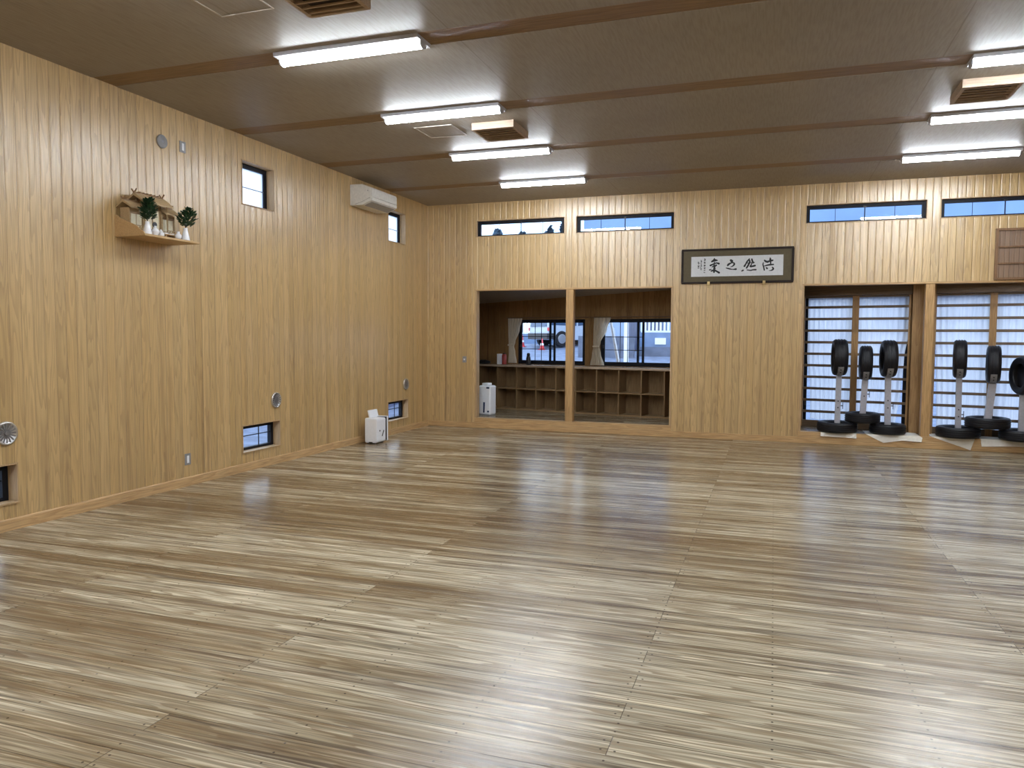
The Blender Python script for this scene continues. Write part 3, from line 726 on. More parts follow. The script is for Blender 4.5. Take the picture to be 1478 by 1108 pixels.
# local x along the wall, y towards the wall, z up; leans very slightly forward at the top
tilt = bpy.data.objects['framed_calligraphy']; tilt.rotation_euler = (math.radians(1.5), 0, 0); tilt.location = (5.30, D - 0.034, 2.457)
fw_, fh_ = 0.838, 0.545
f = MB(); t = 0.03
f.box(-fw_, fw_, 0, 0.03, 0, t); f.box(-fw_, fw_, 0, 0.03, fh_ - t, fh_); f.box(-fw_, -fw_ + t, 0, 0.03, t, fh_ - t); f.box(fw_ - t, fw_, 0, 0.03, t, fh_ - t)
f.build('frame', M['lacquer'], cw, bevel=0.006)
MB().box(-fw_ + t, fw_ - t, 0.012, 0.02, t, fh_ - t).build('mount', M['mount'], cw)
PX0, PX1, PZ0, PZ1 = -0.688, 0.688, 0.113, 0.425
MB().box(PX0, PX1, 0.0095, 0.0118, PZ0, PZ1).build('paper_sheet', M['washi'], cw)
def to_uv(side, x, y):
    px, py = ((1060, 362), (996, 364))[side]
    px += x / 19.707; py += y / 19.7
    u = (px - 998.4) / 132.6; v = (py - 372.1 + 5.0 * u) / (27.9 + 1.6 * u)
    return PX0 + u * (PX1 - PX0), PZ1 - v * (PZ1 - PZ0)
KW = 1.14 * (PX1 - PX0) / 132.6 / 19.707
def brush(mb, pts, lift):
    """a brush stroke: polyline of (x, z, width) smoothed and given round ends"""
    P = []
    for i in range(len(pts) - 1):
        p0 = pts[max(i - 1, 0)]; p1 = pts[i]; p2 = pts[i + 1]; p3 = pts[min(i + 2, len(pts) - 1)]
        for k in range(6):
            t = k / 6.0
            P.append(tuple(0.5 * (2 * b + (c - a) * t + (2 * a - 5 * b + 4 * c - d) * t * t + (3 * b - a - 3 * c + d) * t ** 3) for a, b, c, d in zip(p0, p1, p2, p3)))
    P.append(pts[-1])
    L, R = [], []
    for i, (x, z, w) in enumerate(P):
        a = P[max(i - 1, 0)]; b = P[min(i + 1, len(P) - 1)]
        d = Vector((b[0] - a[0], b[1] - a[1])); d = d.normalized() if d.length > 1e-9 else Vector((1, 0)); n = Vector((-d.y, d.x)) * w * 0.5
        L.append((x + n.x, z + n.y)); R.append((x - n.x, z - n.y))
    def cap(p, q, sgn):
        d = Vector((p[0] - q[0], p[1] - q[1])); d = d.normalized() if d.length > 1e-9 else Vector((0, 1)); a0 = math.atan2(d.y, d.x)
        r = p[2] * 0.5
        return [(p[0] + r * math.cos(a0 + t), p[1] + r * math.sin(a0 + t)) for t in [sgn * PI / 2 * (1 - 2 * k / 6.0) for k in range(7)]]
    y = 0.0093 - lift
    for i in range(len(P) - 1):
        mb.face([(L[i][0], y, L[i][1]), (R[i][0], y, R[i][1]), (R[i + 1][0], y, R[i + 1][1]), (L[i + 1][0], y, L[i + 1][1])])
    for c in (cap(P[0], P[1], 1), cap(P[-1], P[-2], 1)): mb.face([(a, y, b) for a, b in c])
CH = [  # right to left, as it is read
 (0, [[(850, 335, 22), (838, 385, 30), (858, 450, 34), (880, 545, 34)], [(880, 268, 34), (915, 300, 52), (975, 318, 46)], [(1035, 200, 24), (1042, 255, 56), (1050, 330, 34), (1048, 400, 30)], [(950, 305, 36), (1030, 290, 44), (1105, 268, 42)], [(888, 428, 26), (1000, 398, 42), (1128, 385, 36)], [(932, 470, 26), (955, 498, 46)], [(1098, 460, 26), (1128, 505, 46), (1085, 548, 32), (1010, 560, 8)]]),
 (0, [[(458, 232, 28), (395, 310, 42), (360, 375, 36), (322, 440, 48)], [(448, 248, 26), (468, 312, 46), (430, 405, 46), (382, 488, 40)], [(385, 335, 20), (445, 372, 22)], [(525, 240, 40), (545, 300, 44), (575, 345, 34)], [(480, 342, 18), (590, 330, 30)], [(545, 330, 28), (510, 400, 30), (490, 448, 42), (615, 422, 48)], [(252, 574, 34), (285, 555, 40)], [(395, 545, 22), (500, 556, 30), (560, 540, 32), (645, 535, 38)]]),
 (1, [[(1195, 240, 60), (1222, 262, 70)], [(1105, 385, 40), (1135, 350, 56), (1205, 312, 32), (1272, 308, 34), (1292, 350, 46), (1245, 402, 28), (1185, 425, 12)], [(1062, 455, 24), (1150, 475, 36), (1250, 492, 22), (1342, 484, 50)]]),
 (1, [[(722, 195, 28), (705, 240, 50), (648, 282, 42)], [(725, 225, 42), (798, 245, 36)], [(690, 275, 24), (770, 258, 24)], [(608, 388, 46), (690, 350, 36), (780, 318, 34), (850, 335, 52)], [(720, 300, 28), (716, 370, 26)], [(660, 432, 24), (700, 398, 30), (792, 370, 24), (765, 405, 20), (722, 432, 48), (742, 472, 38)], [(722, 385, 40), (718, 480, 46), (716, 572, 46)], [(588, 512, 36), (640, 492, 14)], [(636, 542, 36), (720, 520, 52), (790, 548, 42), (862, 586, 52)]])]
for k, (sd, strokes) in enumerate(CH):
    mb = MB()
    for i, s in enumerate(strokes): brush(mb, [(*to_uv(sd, x, y), w * KW) for x, y, w in s], 0.00012 * i + 0.0001)
    mb.build('written_character', M['ink'], cw)
rnd = random.Random(11); mb = MB(); q = 0
for cx_, ys in ((440, (215, 245, 300, 330, 385, 410, 455, 480, 530, 585)), (335, (255, 285, 335, 380, 415, 465, 500)), (262, (310, 345, 405, 425, 470))):
    for y_ in ys:
        for _ in range(3):
            a = rnd.choice([0.1, -0.15, 1.45, 0.8]); L = rnd.uniform(12, 24)
            x0 = cx_ + rnd.uniform(-9, 9); y0 = y_ + rnd.uniform(-9, 9); q += 1
            brush(mb, [(*to_uv(1, x0 - L * math.cos(a), y0 - L * 0.6 * math.sin(a)), 11 * KW), (*to_uv(1, x0 + L * math.cos(a), y0 + L * 0.6 * math.sin(a)), 13 * KW)], 0.00001 * q + 0.0001)
mb.build('small_signature', M['ink2'], cw)
for k, x in enumerate((4.885, 5.715)):
    o = MB().prism([(x - 0.03, 2.41), (x + 0.03, 2.41), (x + 0.012, 2.445), (x - 0.012, 2.445)], 'y', D - 0.05, D - 0.0005) if False else MB().box(x - 0.022, x + 0.022, D - 0.006, D - 0.0005, 2.395, 2.452).box(x - 0.02, x + 0.02, D - 0.046, D - 0.006, 2.432, 2.448).box(x - 0.02, x + 0.02, D - 0.056, D - 0.046, 2.432, 2.49).build('picture_hook', M['brass'])
    tag(o, ('brass picture hook under the left end of the calligraphy frame', 'brass picture hook under the right end of the calligraphy frame')[k], 'hook', 'hooks carrying the calligraphy')

# ------------------------------------------------------------------ name rack, right
rk = thing('name_rack', 'dark wooden wall rack with three rows of plain boards, upper right', 'wall rack', (8.797, D - 0.001, 2.442))
MB().box(0.03, 1.77, -0.02, -0.001, 0.03, 0.685).build('backboard', M['rackp'], rk)
f = MB(); f.box(0, 1.8, -0.05, -0.001, 0, 0.03); f.box(0, 1.8, -0.05, -0.001, 0.685, 0.715); f.box(0, 0.03, -0.05, -0.001, 0.03, 0.685); f.box(1.77, 1.8, -0.05, -0.001, 0.03, 0.685)
f.build('frame', M['rack'], rk)
for z in (0.228, 0.458): MB().box(0.03, 1.77, -0.045, -0.02, z - 0.011, z + 0.011).build('rail', M['rack'], rk)

# ------------------------------------------------------------------ white air purifier by the left wall
pu = thing('air_purifier', 'white air purifier with a raised flap on the floor by the left wall', 'air purifier', (0.225, 10.15, 0.001))
MB().prism([(-0.085, 0.012), (0.085, 0.012), (0.105, 0.03), (0.105, 0.355), (0.09, 0.375), (-0.085, 0.385), (-0.1, 0.37), (-0.1, 0.03)], 'y', -0.155, 0.12).build('body', M['white_pl'], pu, bevel=0.012, seg=3)
m = Matrix.Translation((-0.03, 0.0, 0.385)) @ Matrix.Rotation(math.radians(-14), 4, 'Y')
MB().box(-0.012, 0.012, -0.135, 0.13, 0.0, 0.115, m).build('flap', M['white_pl'], pu, bevel=0.010, seg=3)
MB().box(-0.11, 0.115, 0.122, 0.135, 0.03, 0.385).build('rear_grille', M['vent_dk'], pu)
MB().box(-0.115, 0.125, 0.1355, 0.16, 0.02, 0.395).build('front_cover', M['white_pl'], pu, bevel=0.006)
MB().tube((0.1, -0.065, 0.19), (0.1085, -0.065, 0.19), 0.013).build('button', M['vent_dk'], pu)
m = Matrix.Translation((0.106, 0.03, 0.145)) @ Matrix.Rotation(math.radians(-32), 4, 'X')
MB().box(-0.001, 0.003, -0.009, 0.009, -0.05, 0.05, m).build('handle_slot', M['vent_dk'], pu)
for y in (-0.14, 0.06): MB().box(-0.07, 0.075, y, y + 0.04, 0.0, 0.0125).build('foot', M['black'], pu)
MB().box(-0.03, 0.03, -0.158, -0.1505, 0.012, 0.028).build('floor_notch', M['vent_dk'], pu)

# ------------------------------------------------------------------ dehumidifier in the alcove
dh = thing('dehumidifier', 'tall white dehumidifier standing in the alcove by its left jamb', 'dehumidifier', (0.945, 13.0, FZ + 0.001), math.radians(-14))
MB().box(-0.13, 0.13, -0.10, 0.10, 0.012, 0.545).build('body', M['white_pl'], dh, bevel=0.03, seg=4)
MB().box(-0.075, 0.055, -0.07, 0.07, 0.5455, 0.59).build('handle', M['white_pl'], dh, bevel=0.012)
MB().prism([(-0.026, 0.05), (0.008, 0.05), (0.016, 0.24), (-0.022, 0.24)], 'y', -0.1035, -0.099).build('tank_window', M['navy'], dh)
MB().box(0.045, 0.11, -0.103, -0.099, 0.49, 0.52).build('control_panel', M['navy'], dh)
MB().box(0.065, 0.105, -0.103, -0.099, 0.06, 0.09).build('plug_cover', M['navy'], dh)
MB().box(-0.115, 0.115, -0.1, 0.1, 0.0, 0.0125).build('foot_plate', M['grey_pl'], dh)

# ------------------------------------------------------------------ cubby shelving and worktop
def bay_thing(name, label, cat, group=None): return thing(name, label, cat, BLOC, -BAY, group)
cb = bay_thing('cubby_unit', 'long low open cubby shelving of two rows along the alcove outer wall', 'shelving')
d0, d1, zt = -0.362, -0.004, 1.018
DIV = [0.355, 0.784, 1.227, 1.657, 2.09, 2.503, 2.931, 3.366, 3.80, 4.23]
MB().box(0.345, 4.42, d1 - 0.008, d1, FZ + 0.002, zt).build('back_panel', M['cubby'], cb)
MB().box(0.345, 4.42, d0 + 0.004, d1 - 0.009, FZ + 0.002, FZ + 0.03).build('base_board', M['cubby_x'], cb)
for s in DIV: MB().box(s - 0.011, s + 0.011, d0, d1 - 0.009, FZ + 0.031, zt).build('divider', M['cubby'], cb)
for a, b in zip(DIV[:-1], DIV[1:]): MB().box(a + 0.0115, b - 0.0115, d0 + 0.004, d1 - 0.009, 0.583, 0.605).build('shelf', M['cubby_x'], cb)
wt = MB().box(-0.0, 4.43, -0.39, -0.002, 1.019, 1.062).build('worktop', M['worktop'], None, BLOC, BROT, bevel=0.004)
tag(wt, 'long glossy wooden worktop lying on the cubby shelving under the windows', 'worktop')
ls = thing('side_shelf', 'dim low shelf unit along the alcove left wall behind the dehumidifier', 'shelving', (0.003, 13.3, FZ + 0.001))
MB().box(0.0, 0.34, -0.5, -0.478, 0.0, 0.84).build('end_panel', M['cubby'], ls)
MB().box(0.0, 0.34, 0.478, 0.5, 0.0, 0.84).build('end_panel', M['cubby'], ls)
MB().box(0.0, 0.34, -0.5, 0.5, 0.8405, 0.865).build('top_board', M['cubby_x'], ls)
MB().box(0.0, 0.33, -0.477, 0.477, 0.42, 0.442).build('shelf', M['cubby_x'], ls)
MB().box(0.0, 0.008, -0.477, 0.477, 0.0, 0.419).box(0.0, 0.008, -0.477, 0.477, 0.443, 0.84).build('back_panel', M['cubby'], ls)
# things on the worktop
o = MB().box(-0.026, 0.026, -0.06, 0.06, 0.0, 0.205).build('box_file', M['white_pl'], None, bay(0.765, -0.24, 1.063), BROT, bevel=0.004)
tag(o, 'narrow white upright box on the worktop next to the red canister', 'box')
cn = thing('red_canister', 'dark red upright canister on the worktop left of the curtain', 'canister', bay(0.872, -0.24, 1.063))
MB().lathe([(0.0, 0.0005), (0.045, 0.0005), (0.047, 0.012), (0.047, 0.17), (0.036, 0.195), (0.0, 0.2)], 20).build('can', M['red'], cn, smooth=True)
MB().lathe([(0.0, 0.2005), (0.028, 0.2005), (0.024, 0.222), (0.0, 0.224)], 16).build('lid', M['lacquer'], cn)
bt = thing('black_bottle', 'slim black bottle standing on the worktop before the left alcove window', 'bottle', bay(1.43, -0.25, 1.063))
MB().lathe([(0.0, 0.0005), (0.044, 0.0005), (0.046, 0.012), (0.045, 0.12), (0.036, 0.165), (0.03, 0.175)], 20).build('bottle_body', M['black'], bt, smooth=True)
MB().lathe([(0.031, 0.1755), (0.032, 0.215), (0.024, 0.23), (0.0, 0.233)], 20).build('cap', M['black'], bt, smooth=True)
bg = thing('dark_bag', 'low dark soft bag lying at the left end of the worktop', 'bag', bay(0.36, -0.2, 1.063), -0.1)
f = MB(); f.lathe([(0.0, 0.001), (0.11, 0.001), (0.135, 0.02), (0.13, 0.045), (0.09, 0.066), (0.0, 0.072)], 20)
bo = f.build('bag_body', M['black'], bg, smooth=True); bo.scale = (1.15, 0.75, 1.0)
MB().box(-0.06, 0.06, -0.012, 0.012, 0.069, 0.078).build('strap', M['black'], bg)

# ------------------------------------------------------------------ curtains
def cloth(name, mat, rows, pleats, amp, d, n, label, cat, group, seed=0, wav=0.0):
    """rows: (z, left s, right s) from the top down; hangs at depth d with vertical pleats"""
    rnd = random.Random(seed); mb = MB(); ph = [rnd.random() * 6.28 for _ in range(4)]
    Z = []
    for (z0, a0, b0), (z1, a1, b1) in zip(rows[:-1], rows[1:]):
        for k in range(8):
            t = k / 8.0; e = t * t * (3 - 2 * t); Z.append((z0 + (z1 - z0) * t, a0 + (a1 - a0) * e, b0 + (b1 - b0) * e))
    Z.append(rows[-1])
    grid = []
    for j, (z, a, b) in enumerate(Z):
        row = []
        for i in range(n + 1):
            t = i / n
            q = math.sin(2 * PI * pleats * t + ph[0] + 0.5 * math.sin(3 * t + ph[1])) * amp * (0.75 + 0.25 * math.sin(9 * t + ph[2]))
            zz = z + (wav * math.sin(2 * PI * pleats * 0.5 * t + ph[3]) if j == len(Z) - 1 else 0)
            row.append(mb.bm.verts.new((a + (b - a) * t, d + q, zz)))
        grid.append(row)
    for r0, r1 in zip(grid[:-1], grid[1:]):
        for i in range(n): mb.bm.faces.new([r0[i], r0[i + 1], r1[i + 1], r1[i]])
    o = mb.build(name, mat, None, BLOC, BROT, smooth=True)
    if cat: tag(o, label, cat, group)
    return o
cA = thing('tied_curtain', 'cream curtain gathered at the left of the left alcove window', 'curtain', BLOC, -BAY, 'cream curtains at the alcove windows')
c1 = cloth('drape', M['curtain'], [(1.975, 0.835, 1.155), (1.75, 0.84, 1.10), (1.5, 0.85, 1.0), (1.42, 0.855, 0.975), (1.3, 0.855, 1.0), (1.085, 0.84, 1.035)], 5, 0.016, -0.035, 60, '', None, None, 1)
c1.parent = cA; c1.location = (0, 0, 0); c1.rotation_euler = (0, 0, 0)
MB().box(0.845, 0.985, -0.062, -0.058, 1.43, 1.46).build('tieback', M['curtain'], cA)
MB().tube((0.80, -0.035, 1.985), (2.62, -0.035, 1.985), 0.009).build('curtain_rail', M['lattice_x'], cA)
cB = thing('tied_curtain', 'cream curtain tied at its waist left of the right alcove window', 'curtain', BLOC, -BAY, 'cream curtains at the alcove windows')
c2 = cloth('drape', M['curtain'], [(1.975, 2.725, 3.06), (1.75, 2.715, 2.985), (1.5, 2.71, 2.86), (1.435, 2.715, 2.84), (1.3, 2.69, 2.87), (1.08, 2.655, 2.94)], 5, 0.016, -0.035, 60, '', None, None, 2)
c2.parent = cB; c2.location = (0, 0, 0); c2.rotation_euler = (0, 0, 0)
MB().box(2.708, 2.846, -0.062, -0.058, 1.42, 1.45).build('tieback', M['curtain'], cB)
MB().tube((2.65, -0.035, 1.985), (4.42, -0.035, 1.985), 0.009).build('curtain_rail', M['lattice_x'], cB)

# ------------------------------------------------------------------ lattice screens and the sheers behind them
DL = -0.10
def lattice(s0, s1, posts, label):
    r = bay_thing('lattice_screen', label, 'lattice screen', 'wooden lattice screens in the right opening')
    z0, z1 = FZ + 0.003, 2.284
    for a, b in posts: MB().box(a, b, DL - 0.02, DL + 0.02, z0, z1).build('post', M['lattice'], r)
    xs = sorted(posts)
    for (a0, b0), (a1, b1) in zip(xs[:-1], xs[1:]):
        MB().box(b0 + 0.0005, a1 - 0.0005, DL - 0.018, DL + 0.018, z0, z0 + 0.10).build('bottom_rail', M['lattice_x'], r)
        MB().box(b0 + 0.0005, a1 - 0.0005, DL - 0.018, DL + 0.018, z1 - 0.03, z1).build('top_rail', M['lattice_x'], r)
        for k in range(10):
            z = 2.105 - k * 0.187
            MB().box(b0 + 0.0005, a1 - 0.0005, DL - 0.013, DL + 0.013, z - 0.020, z + 0.020).build('bar', M['lattice_x'], r)
    return r
S_ = lambda x: sx(x, DL)
P1 = [(S_(6.312), S_(6.352)), (S_(7.046), S_(7.14)), (S_(7.825), S_(7.852))]
P2 = [(S_(8.165), S_(8.19)), (S_(8.855), S_(8.945)), (S_(9.66), S_(9.70))]
lattice(0, 0, P1, 'wooden lattice screen of thin bars left of the opening post, behind three tire dummies')
lattice(0, 0, P2, 'wooden lattice screen of thin bars right of the opening post, cut by the picture edge')
DC = -0.05; C_ = lambda x: sx(x, DC)
for k, (rows, lb) in enumerate([
    ([(2.34, C_(6.40), C_(7.088)), (1.3, C_(6.405), C_(7.088)), (0.8, C_(6.46), C_(7.088)), (0.29, C_(6.475), C_(7.088))], 'white sheer curtain at the left end of the lattice opening, behind the first tire dummy'),
    ([(2.34, C_(7.097), C_(7.85)), (1.75, C_(7.097), C_(7.845)), (1.3, C_(7.097), C_(7.79)), (0.8, C_(7.097), C_(7.76)), (0.29, C_(7.097), C_(7.70))], 'white sheer curtain behind the second and third tire dummies with a slanting edge'),
    ([(2.34, C_(8.165), C_(8.895)), (1.75, C_(8.18), C_(8.895)), (1.3, C_(8.215), C_(8.895)), (0.8, C_(8.235), C_(8.895)), (0.29, C_(8.25), C_(8.895))], 'white sheer curtain right of the wooden post with a slanting left edge'),
    ([(2.34, C_(8.905), C_(9.76)), (1.3, C_(8.905), C_(9.76)), (0.29, C_(8.905), C_(9.70))], 'white sheer curtain at the right picture edge')]):
    cloth('sheer_curtain', M['sheer'], rows, 9, 0.012, DC, 90, lb, 'curtain', 'white sheer curtains behind the lattice', 20 + k, 0.006)

# ------------------------------------------------------------------ tyre striking dummies
def tyre(mb, R, w, axis, c):
    hw = w / 2; g = 0.006
    pr = [(R - 0.02, -hw * 0.92), (R - 0.005, -hw * 0.72)]
    for h in (-0.42, 0.0, 0.42):
        a = h * hw
        pr += [(R, a - 0.022 * w / 0.16), (R - g, a - 0.008), (R - g, a + 0.008)] if False else [(R, a - 0.011), (R - g, a - 0.006), (R - g, a + 0.006), (R, a + 0.011)]
    pr += [(R - 0.005, hw * 0.72), (R - 0.02, hw * 0.92), (R * 0.85, hw), (R * 0.72, hw * 0.95), (R * 0.63, hw * 0.78), (R * 0.61, hw * 0.62),
           (R * 0.68, hw * 0.55), (R * 0.86, hw * 0.7), (R * 0.92, 0.0), (R * 0.86, -hw * 0.7), (R * 0.68, -hw * 0.55), (R * 0.61, -hw * 0.62), (R * 0.63, -hw * 0.78), (R * 0.72, -hw * 0.95), (R * 0.85, -hw)]
    mb.lathe(pr, 48, c, axis, closed=True)
def dummy(x, y, z0, Rb, wb, xu, zu, Ru, wu, yaw, pole_w, label, pins=()):
    r = thing('tire_dummy', label, 'tire dummy', (x, y, z0 + 0.001), group='tire striking dummies in the right opening')
    mb = MB(); tyre(mb, Rb, wb, 'z', (0, 0, wb / 2)); smooth_by_angle(mb.build('base_tire', M['rubber'], r), 30)
    MB().lathe([(0.0, wb * 0.60), (Rb * 0.66, wb * 0.60), (Rb * 0.66, wb * 0.68), (0.0, wb * 0.68)], 24).build('hub_board', M['lattice_x'], r)
    zc = zu - z0; zb = zc - Ru                                  # centre and bottom of the upper tyre
    dx = xu - x; hp = pole_w / 2
    b = wb * 0.685
    mb = MB(); lean = dx / (zb - b)
    sh = Matrix(((1, 0, lean, -lean * b), (0, 1, 0, 0), (0, 0, 1, 0), (0, 0, 0, 1)))
    mb.box(-hp, hp, -0.022, 0.022, b, zb - 0.008, sh); mb.build('pole', M['zinc'], r, bevel=0.004)
    hd = thing('upper_tire', '', None, (dx, 0, zc), yaw); hd.parent = r
    for k in ('label', 'category'): del hd[k]
    mb = MB(); tyre(mb, Ru, wu, 'x', (0, 0, 0)); smooth_by_angle(mb.build('tire', M['rubber'], hd), 30)
    MB().lathe([(0.0, -0.012), (Ru * 0.66, -0.012), (Ru * 0.66, 0.012), (0.0, 0.012)], 32, axis='x').build('rim_disc', M['black'], hd)
    mb = MB(); bw = 0.040; A = [(-62 + 10.5 * k) for k in range(12)]
    A = [-60 + 120 * k / 14 for k in range(15)]
    for a, c in zip(A[:-1], A[1:]):
        q = []
        for t in (a, c):
            t = math.radians(t); q.append([(rr * math.sin(t), -rr * math.cos(t)) for rr in (Ru + 0.0015, Ru + 0.0065)])
        (i0, o0), (i1, o1) = q
        mb.prism([i0, o0, o1, i1], 'x', -bw, bw)
    mb.build('strap', M['bracket'], hd)
    for t in (-50, -38):
        tt = math.radians(t); p = Vector((0, (Ru + 0.006) * math.sin(tt), -(Ru + 0.006) * math.cos(tt))); nn = p.normalized()
        MB().tube(p, p + nn * 0.008, 0.009, n=8).build('bolt', M['vent_dk'], hd)
    for z in pins:
        xx = lean * (z - b)
        MB().tube((xx, -0.0225, z), (xx, -0.03, z), 0.010, n=8).build('pole_bolt', M['vent_dk'], r)
    if pins:
        z = pins[0] + 0.03; xx = lean * (z - b)
        MB().tube((xx + hp + 0.0005, -0.005, z), (xx + hp + 0.035, -0.005, z), 0.007, n=8).tube((xx + hp + 0.03, -0.005, z - 0.05), (xx + hp + 0.03, -0.005, z + 0.05), 0.005, n=8).build('locking_pin', M['vent_dk'], r)
ZB = FZ + 0.006
dummy(6.829, 12.60, ZB, 0.288, 0.155, 6.835, 1.319, 0.277, 0.20, math.radians(2), 0.078, 'tire dummy at the left end of the opening, its base tire down on the sill', (0.37, 0.47))
dummy(7.527, 12.60, ZB, 0.252, 0.155, 7.512, 1.308, 0.277, 0.20, math.radians(1), 0.085, 'tire dummy standing on the sill just left of the wooden post', (0.39, 0.50))
dummy(7.18, 12.60, ZB + 0.1575, 0.249, 0.152, 7.20, 1.242, 0.258, 0.17, math.radians(-2), 0.085, 'tire dummy perched on two other base tires left of the wooden post', (0.40,))
dummy(8.448, 12.545, ZB, 0.290, 0.155, 8.438, 1.318, 0.277, 0.165, math.radians(-9), 0.075, 'tire dummy standing on the sill just right of the wooden post', (0.30, 0.40))
dummy(9.22, 12.42, ZB, 0.285, 0.155, 9.22, 1.096, 0.270, 0.19, math.radians(12), 0.10, 'shortest tire dummy, cut off by the right picture edge')
dummy(8.806, 12.49, ZB + 0.1575, 0.288, 0.152, 8.85, 1.248, 0.268, 0.17, math.radians(-10), 0.095, 'tire dummy perched on two other base tires right of the wooden post')

def sheet(name, top, front, label):
    """a thin sheet lying on the raised floor and folded down over the sill: top outline (x,y), then the hanging outline (x,z)"""
    mb = MB(); t = 0.0016; yf = D - 0.0145
    z = FZ + 0.0035
    for zz in (z, z + t): mb.face([(x, y, zz) for x, y in top])
    for yy, dz in ((yf, 0.0), (yf - t, t)):
        n = len(front); mb.face([(x, yy - 0.028 * max(0.0, min(1.0, (z - q) / 0.05)), q + (dz if i in (0, n - 1) else 0)) for i, (x, q) in enumerate(front)])
    a, b = front[0][0], front[-1][0]
    mb.face([(a, yf, z), (b, yf, z), (b, yf - t, z + t), (a, yf - t, z + t)])
    return tag(mb.build(name, M['paper']), label, 'sheet', 'pale sheets under the tire dummies')
zt = FZ + 0.0035
sheet('floor_sheet', [(6.59, D - 0.0145), (7.09, D - 0.0145), (7.09, 12.9), (6.59, 12.9)], [(6.59, zt), (6.588, 0.124), (7.088, 0.112), (7.09, zt)], 'narrow pale sheet folded over the sill at the left end of the opening')
sheet('floor_sheet', [(7.22, D - 0.0145), (7.945, D - 0.0145), (7.945, 12.9), (7.22, 12.9)], [(7.22, zt), (7.455, 0.062), (7.70, 0.108), (7.96, 0.10), (7.975, 0.16), (7.945, zt)], 'widest pale sheet folded over the sill left of the wooden post')
sheet('floor_sheet', [(8.10, D - 0.0145), (8.65, D - 0.0145), (8.65, 12.9), (8.10, 12.9)], [(8.10, zt), (8.592, 0.012), (8.65, zt)], 'triangular pale sheet corner hanging over the sill right of the wooden post')
sheet('floor_sheet', [(8.72, D - 0.0145), (9.5, D - 0.0145), (9.5, 12.9), (8.72, 12.9)], [(8.72, zt), (8.73, 0.072), (9.1, 0.092), (9.5, 0.10), (9.5, zt)], 'pale sheet hanging over the sill at the right picture edge')

# ------------------------------------------------------------------ outdoors
def gz(y): return -0.35 if y < 15.2 else min(-0.35 + (y - 15.2) * 0.0975, 1.3)
mb = MB(); ys = [-30, 15.2, 20, 25, 30, 32.2, 90]
for a, b in zip(ys[:-1], ys[1:]): mb.face([(-70, a, gz(a)), (70, a, gz(a)), (70, b, gz(b)), (-70, b, gz(b))])
struct(mb.build('ground', M['asphalt']))
car = thing('parked_car', 'silver car parked on the road outside the left alcove window', 'car', (-2.33, 32.0, gz(31.2)), math.radians(49))
prof = [(-1.75, 0.30), (-1.76, 0.62), (-1.74, 0.98), (-1.58, 1.48), (-1.2, 1.60), (0.1, 1.60), (0.4, 1.52), (0.9, 1.04), (1.45, 0.94), (1.70, 0.80), (1.75, 0.62), (1.75, 0.28),
        (1.16, 0.28), (1.10, 0.5), (0.86, 0.66), (0.60, 0.5), (0.54, 0.28), (-0.76, 0.28), (-0.82, 0.5), (-1.06, 0.66), (-1.32, 0.5), (-1.38, 0.28)]
MB().prism(prof, 'y', -0.74, 0.74).build('body', M['car_paint'], car, bevel=0.03)
for s in (-1, 1):
    MB().prism([(0.80, 0.98), (0.37, 1.48), (-0.26, 1.50), (-0.26, 0.88)], 'y', s * 0.742, s * 0.747).build('side_window', M['car_glass'], car)
    MB().prism([(-0.34, 0.88), (-0.34, 1.50), (-1.15, 1.50), (-1.48, 1.40), (-1.62, 0.90)], 'y', s * 0.742, s * 0.747).build('side_window', M['car_glass'], car)
    for x in (-1.07, 0.85):
        w = MB().lathe([(0.0, 0.03), (0.2, 0.05), (0.22, 0.085), (0.31, 0.095), (0.33, 0.07), (0.33, -0.07), (0.31, -0.095), (0.0, -0.09)], 24, (x, s * 0.67, 0.331), 'y').build('wheel', M['rubber'], car)
        MB().lathe([(0.0, 0.099), (0.19, 0.096), (0.205, 0.09)] if s > 0 else [(0.0, -0.099), (0.19, -0.096), (0.205, -0.09)], 24, (x, s * 0.67, 0.331), 'y').build('hubcap', M['chrome'], w)
    MB().box(-1.79, -1.60, s * 0.742 - 0.02, s * 0.742 + 0.02, 0.66, 0.80).build('tail_lamp', M['cone_red'], car)
MB().prism([(-1.745, 0.84), (-1.60, 1.48), (-1.625, 1.48), (-1.785, 0.84)], 'y', -0.62, 0.62).build('rear_window', M['car_glass'], car)
MB().box(-1.82, -1.40, -0.755, 0.755, 0.32, 0.56).build('bumper', M['vent_dk'], car)
for k, (x, y, h, lb) in enumerate([(-4.3, 31.0, 0.5, 'red and white road cone far left beyond the left alcove window'), (-3.12, 30.0, 0.46, 'red road cone standing in front of the parked car')]):
    r = thing('road_cone', lb, 'road cone', (x, y, gz(y)), group='road cones outside')
    MB().lathe([(0.0, 0.03), (0.10, 0.03), (0.05, h * 0.55), (0.02, h), (0.0, h)], 20).build('cone', M['cone_red'], r, smooth=True)
    MB().lathe([(0.069, h * 0.4), (0.074, h * 0.4), (0.058, h * 0.58), (0.053, h * 0.58)], 20, closed=True).build('white_band', M['white_out'], r)
    MB().box(-0.14, 0.14, -0.14, 0.14, 0.001, 0.0295).build('foot', M['cone_red'], r)
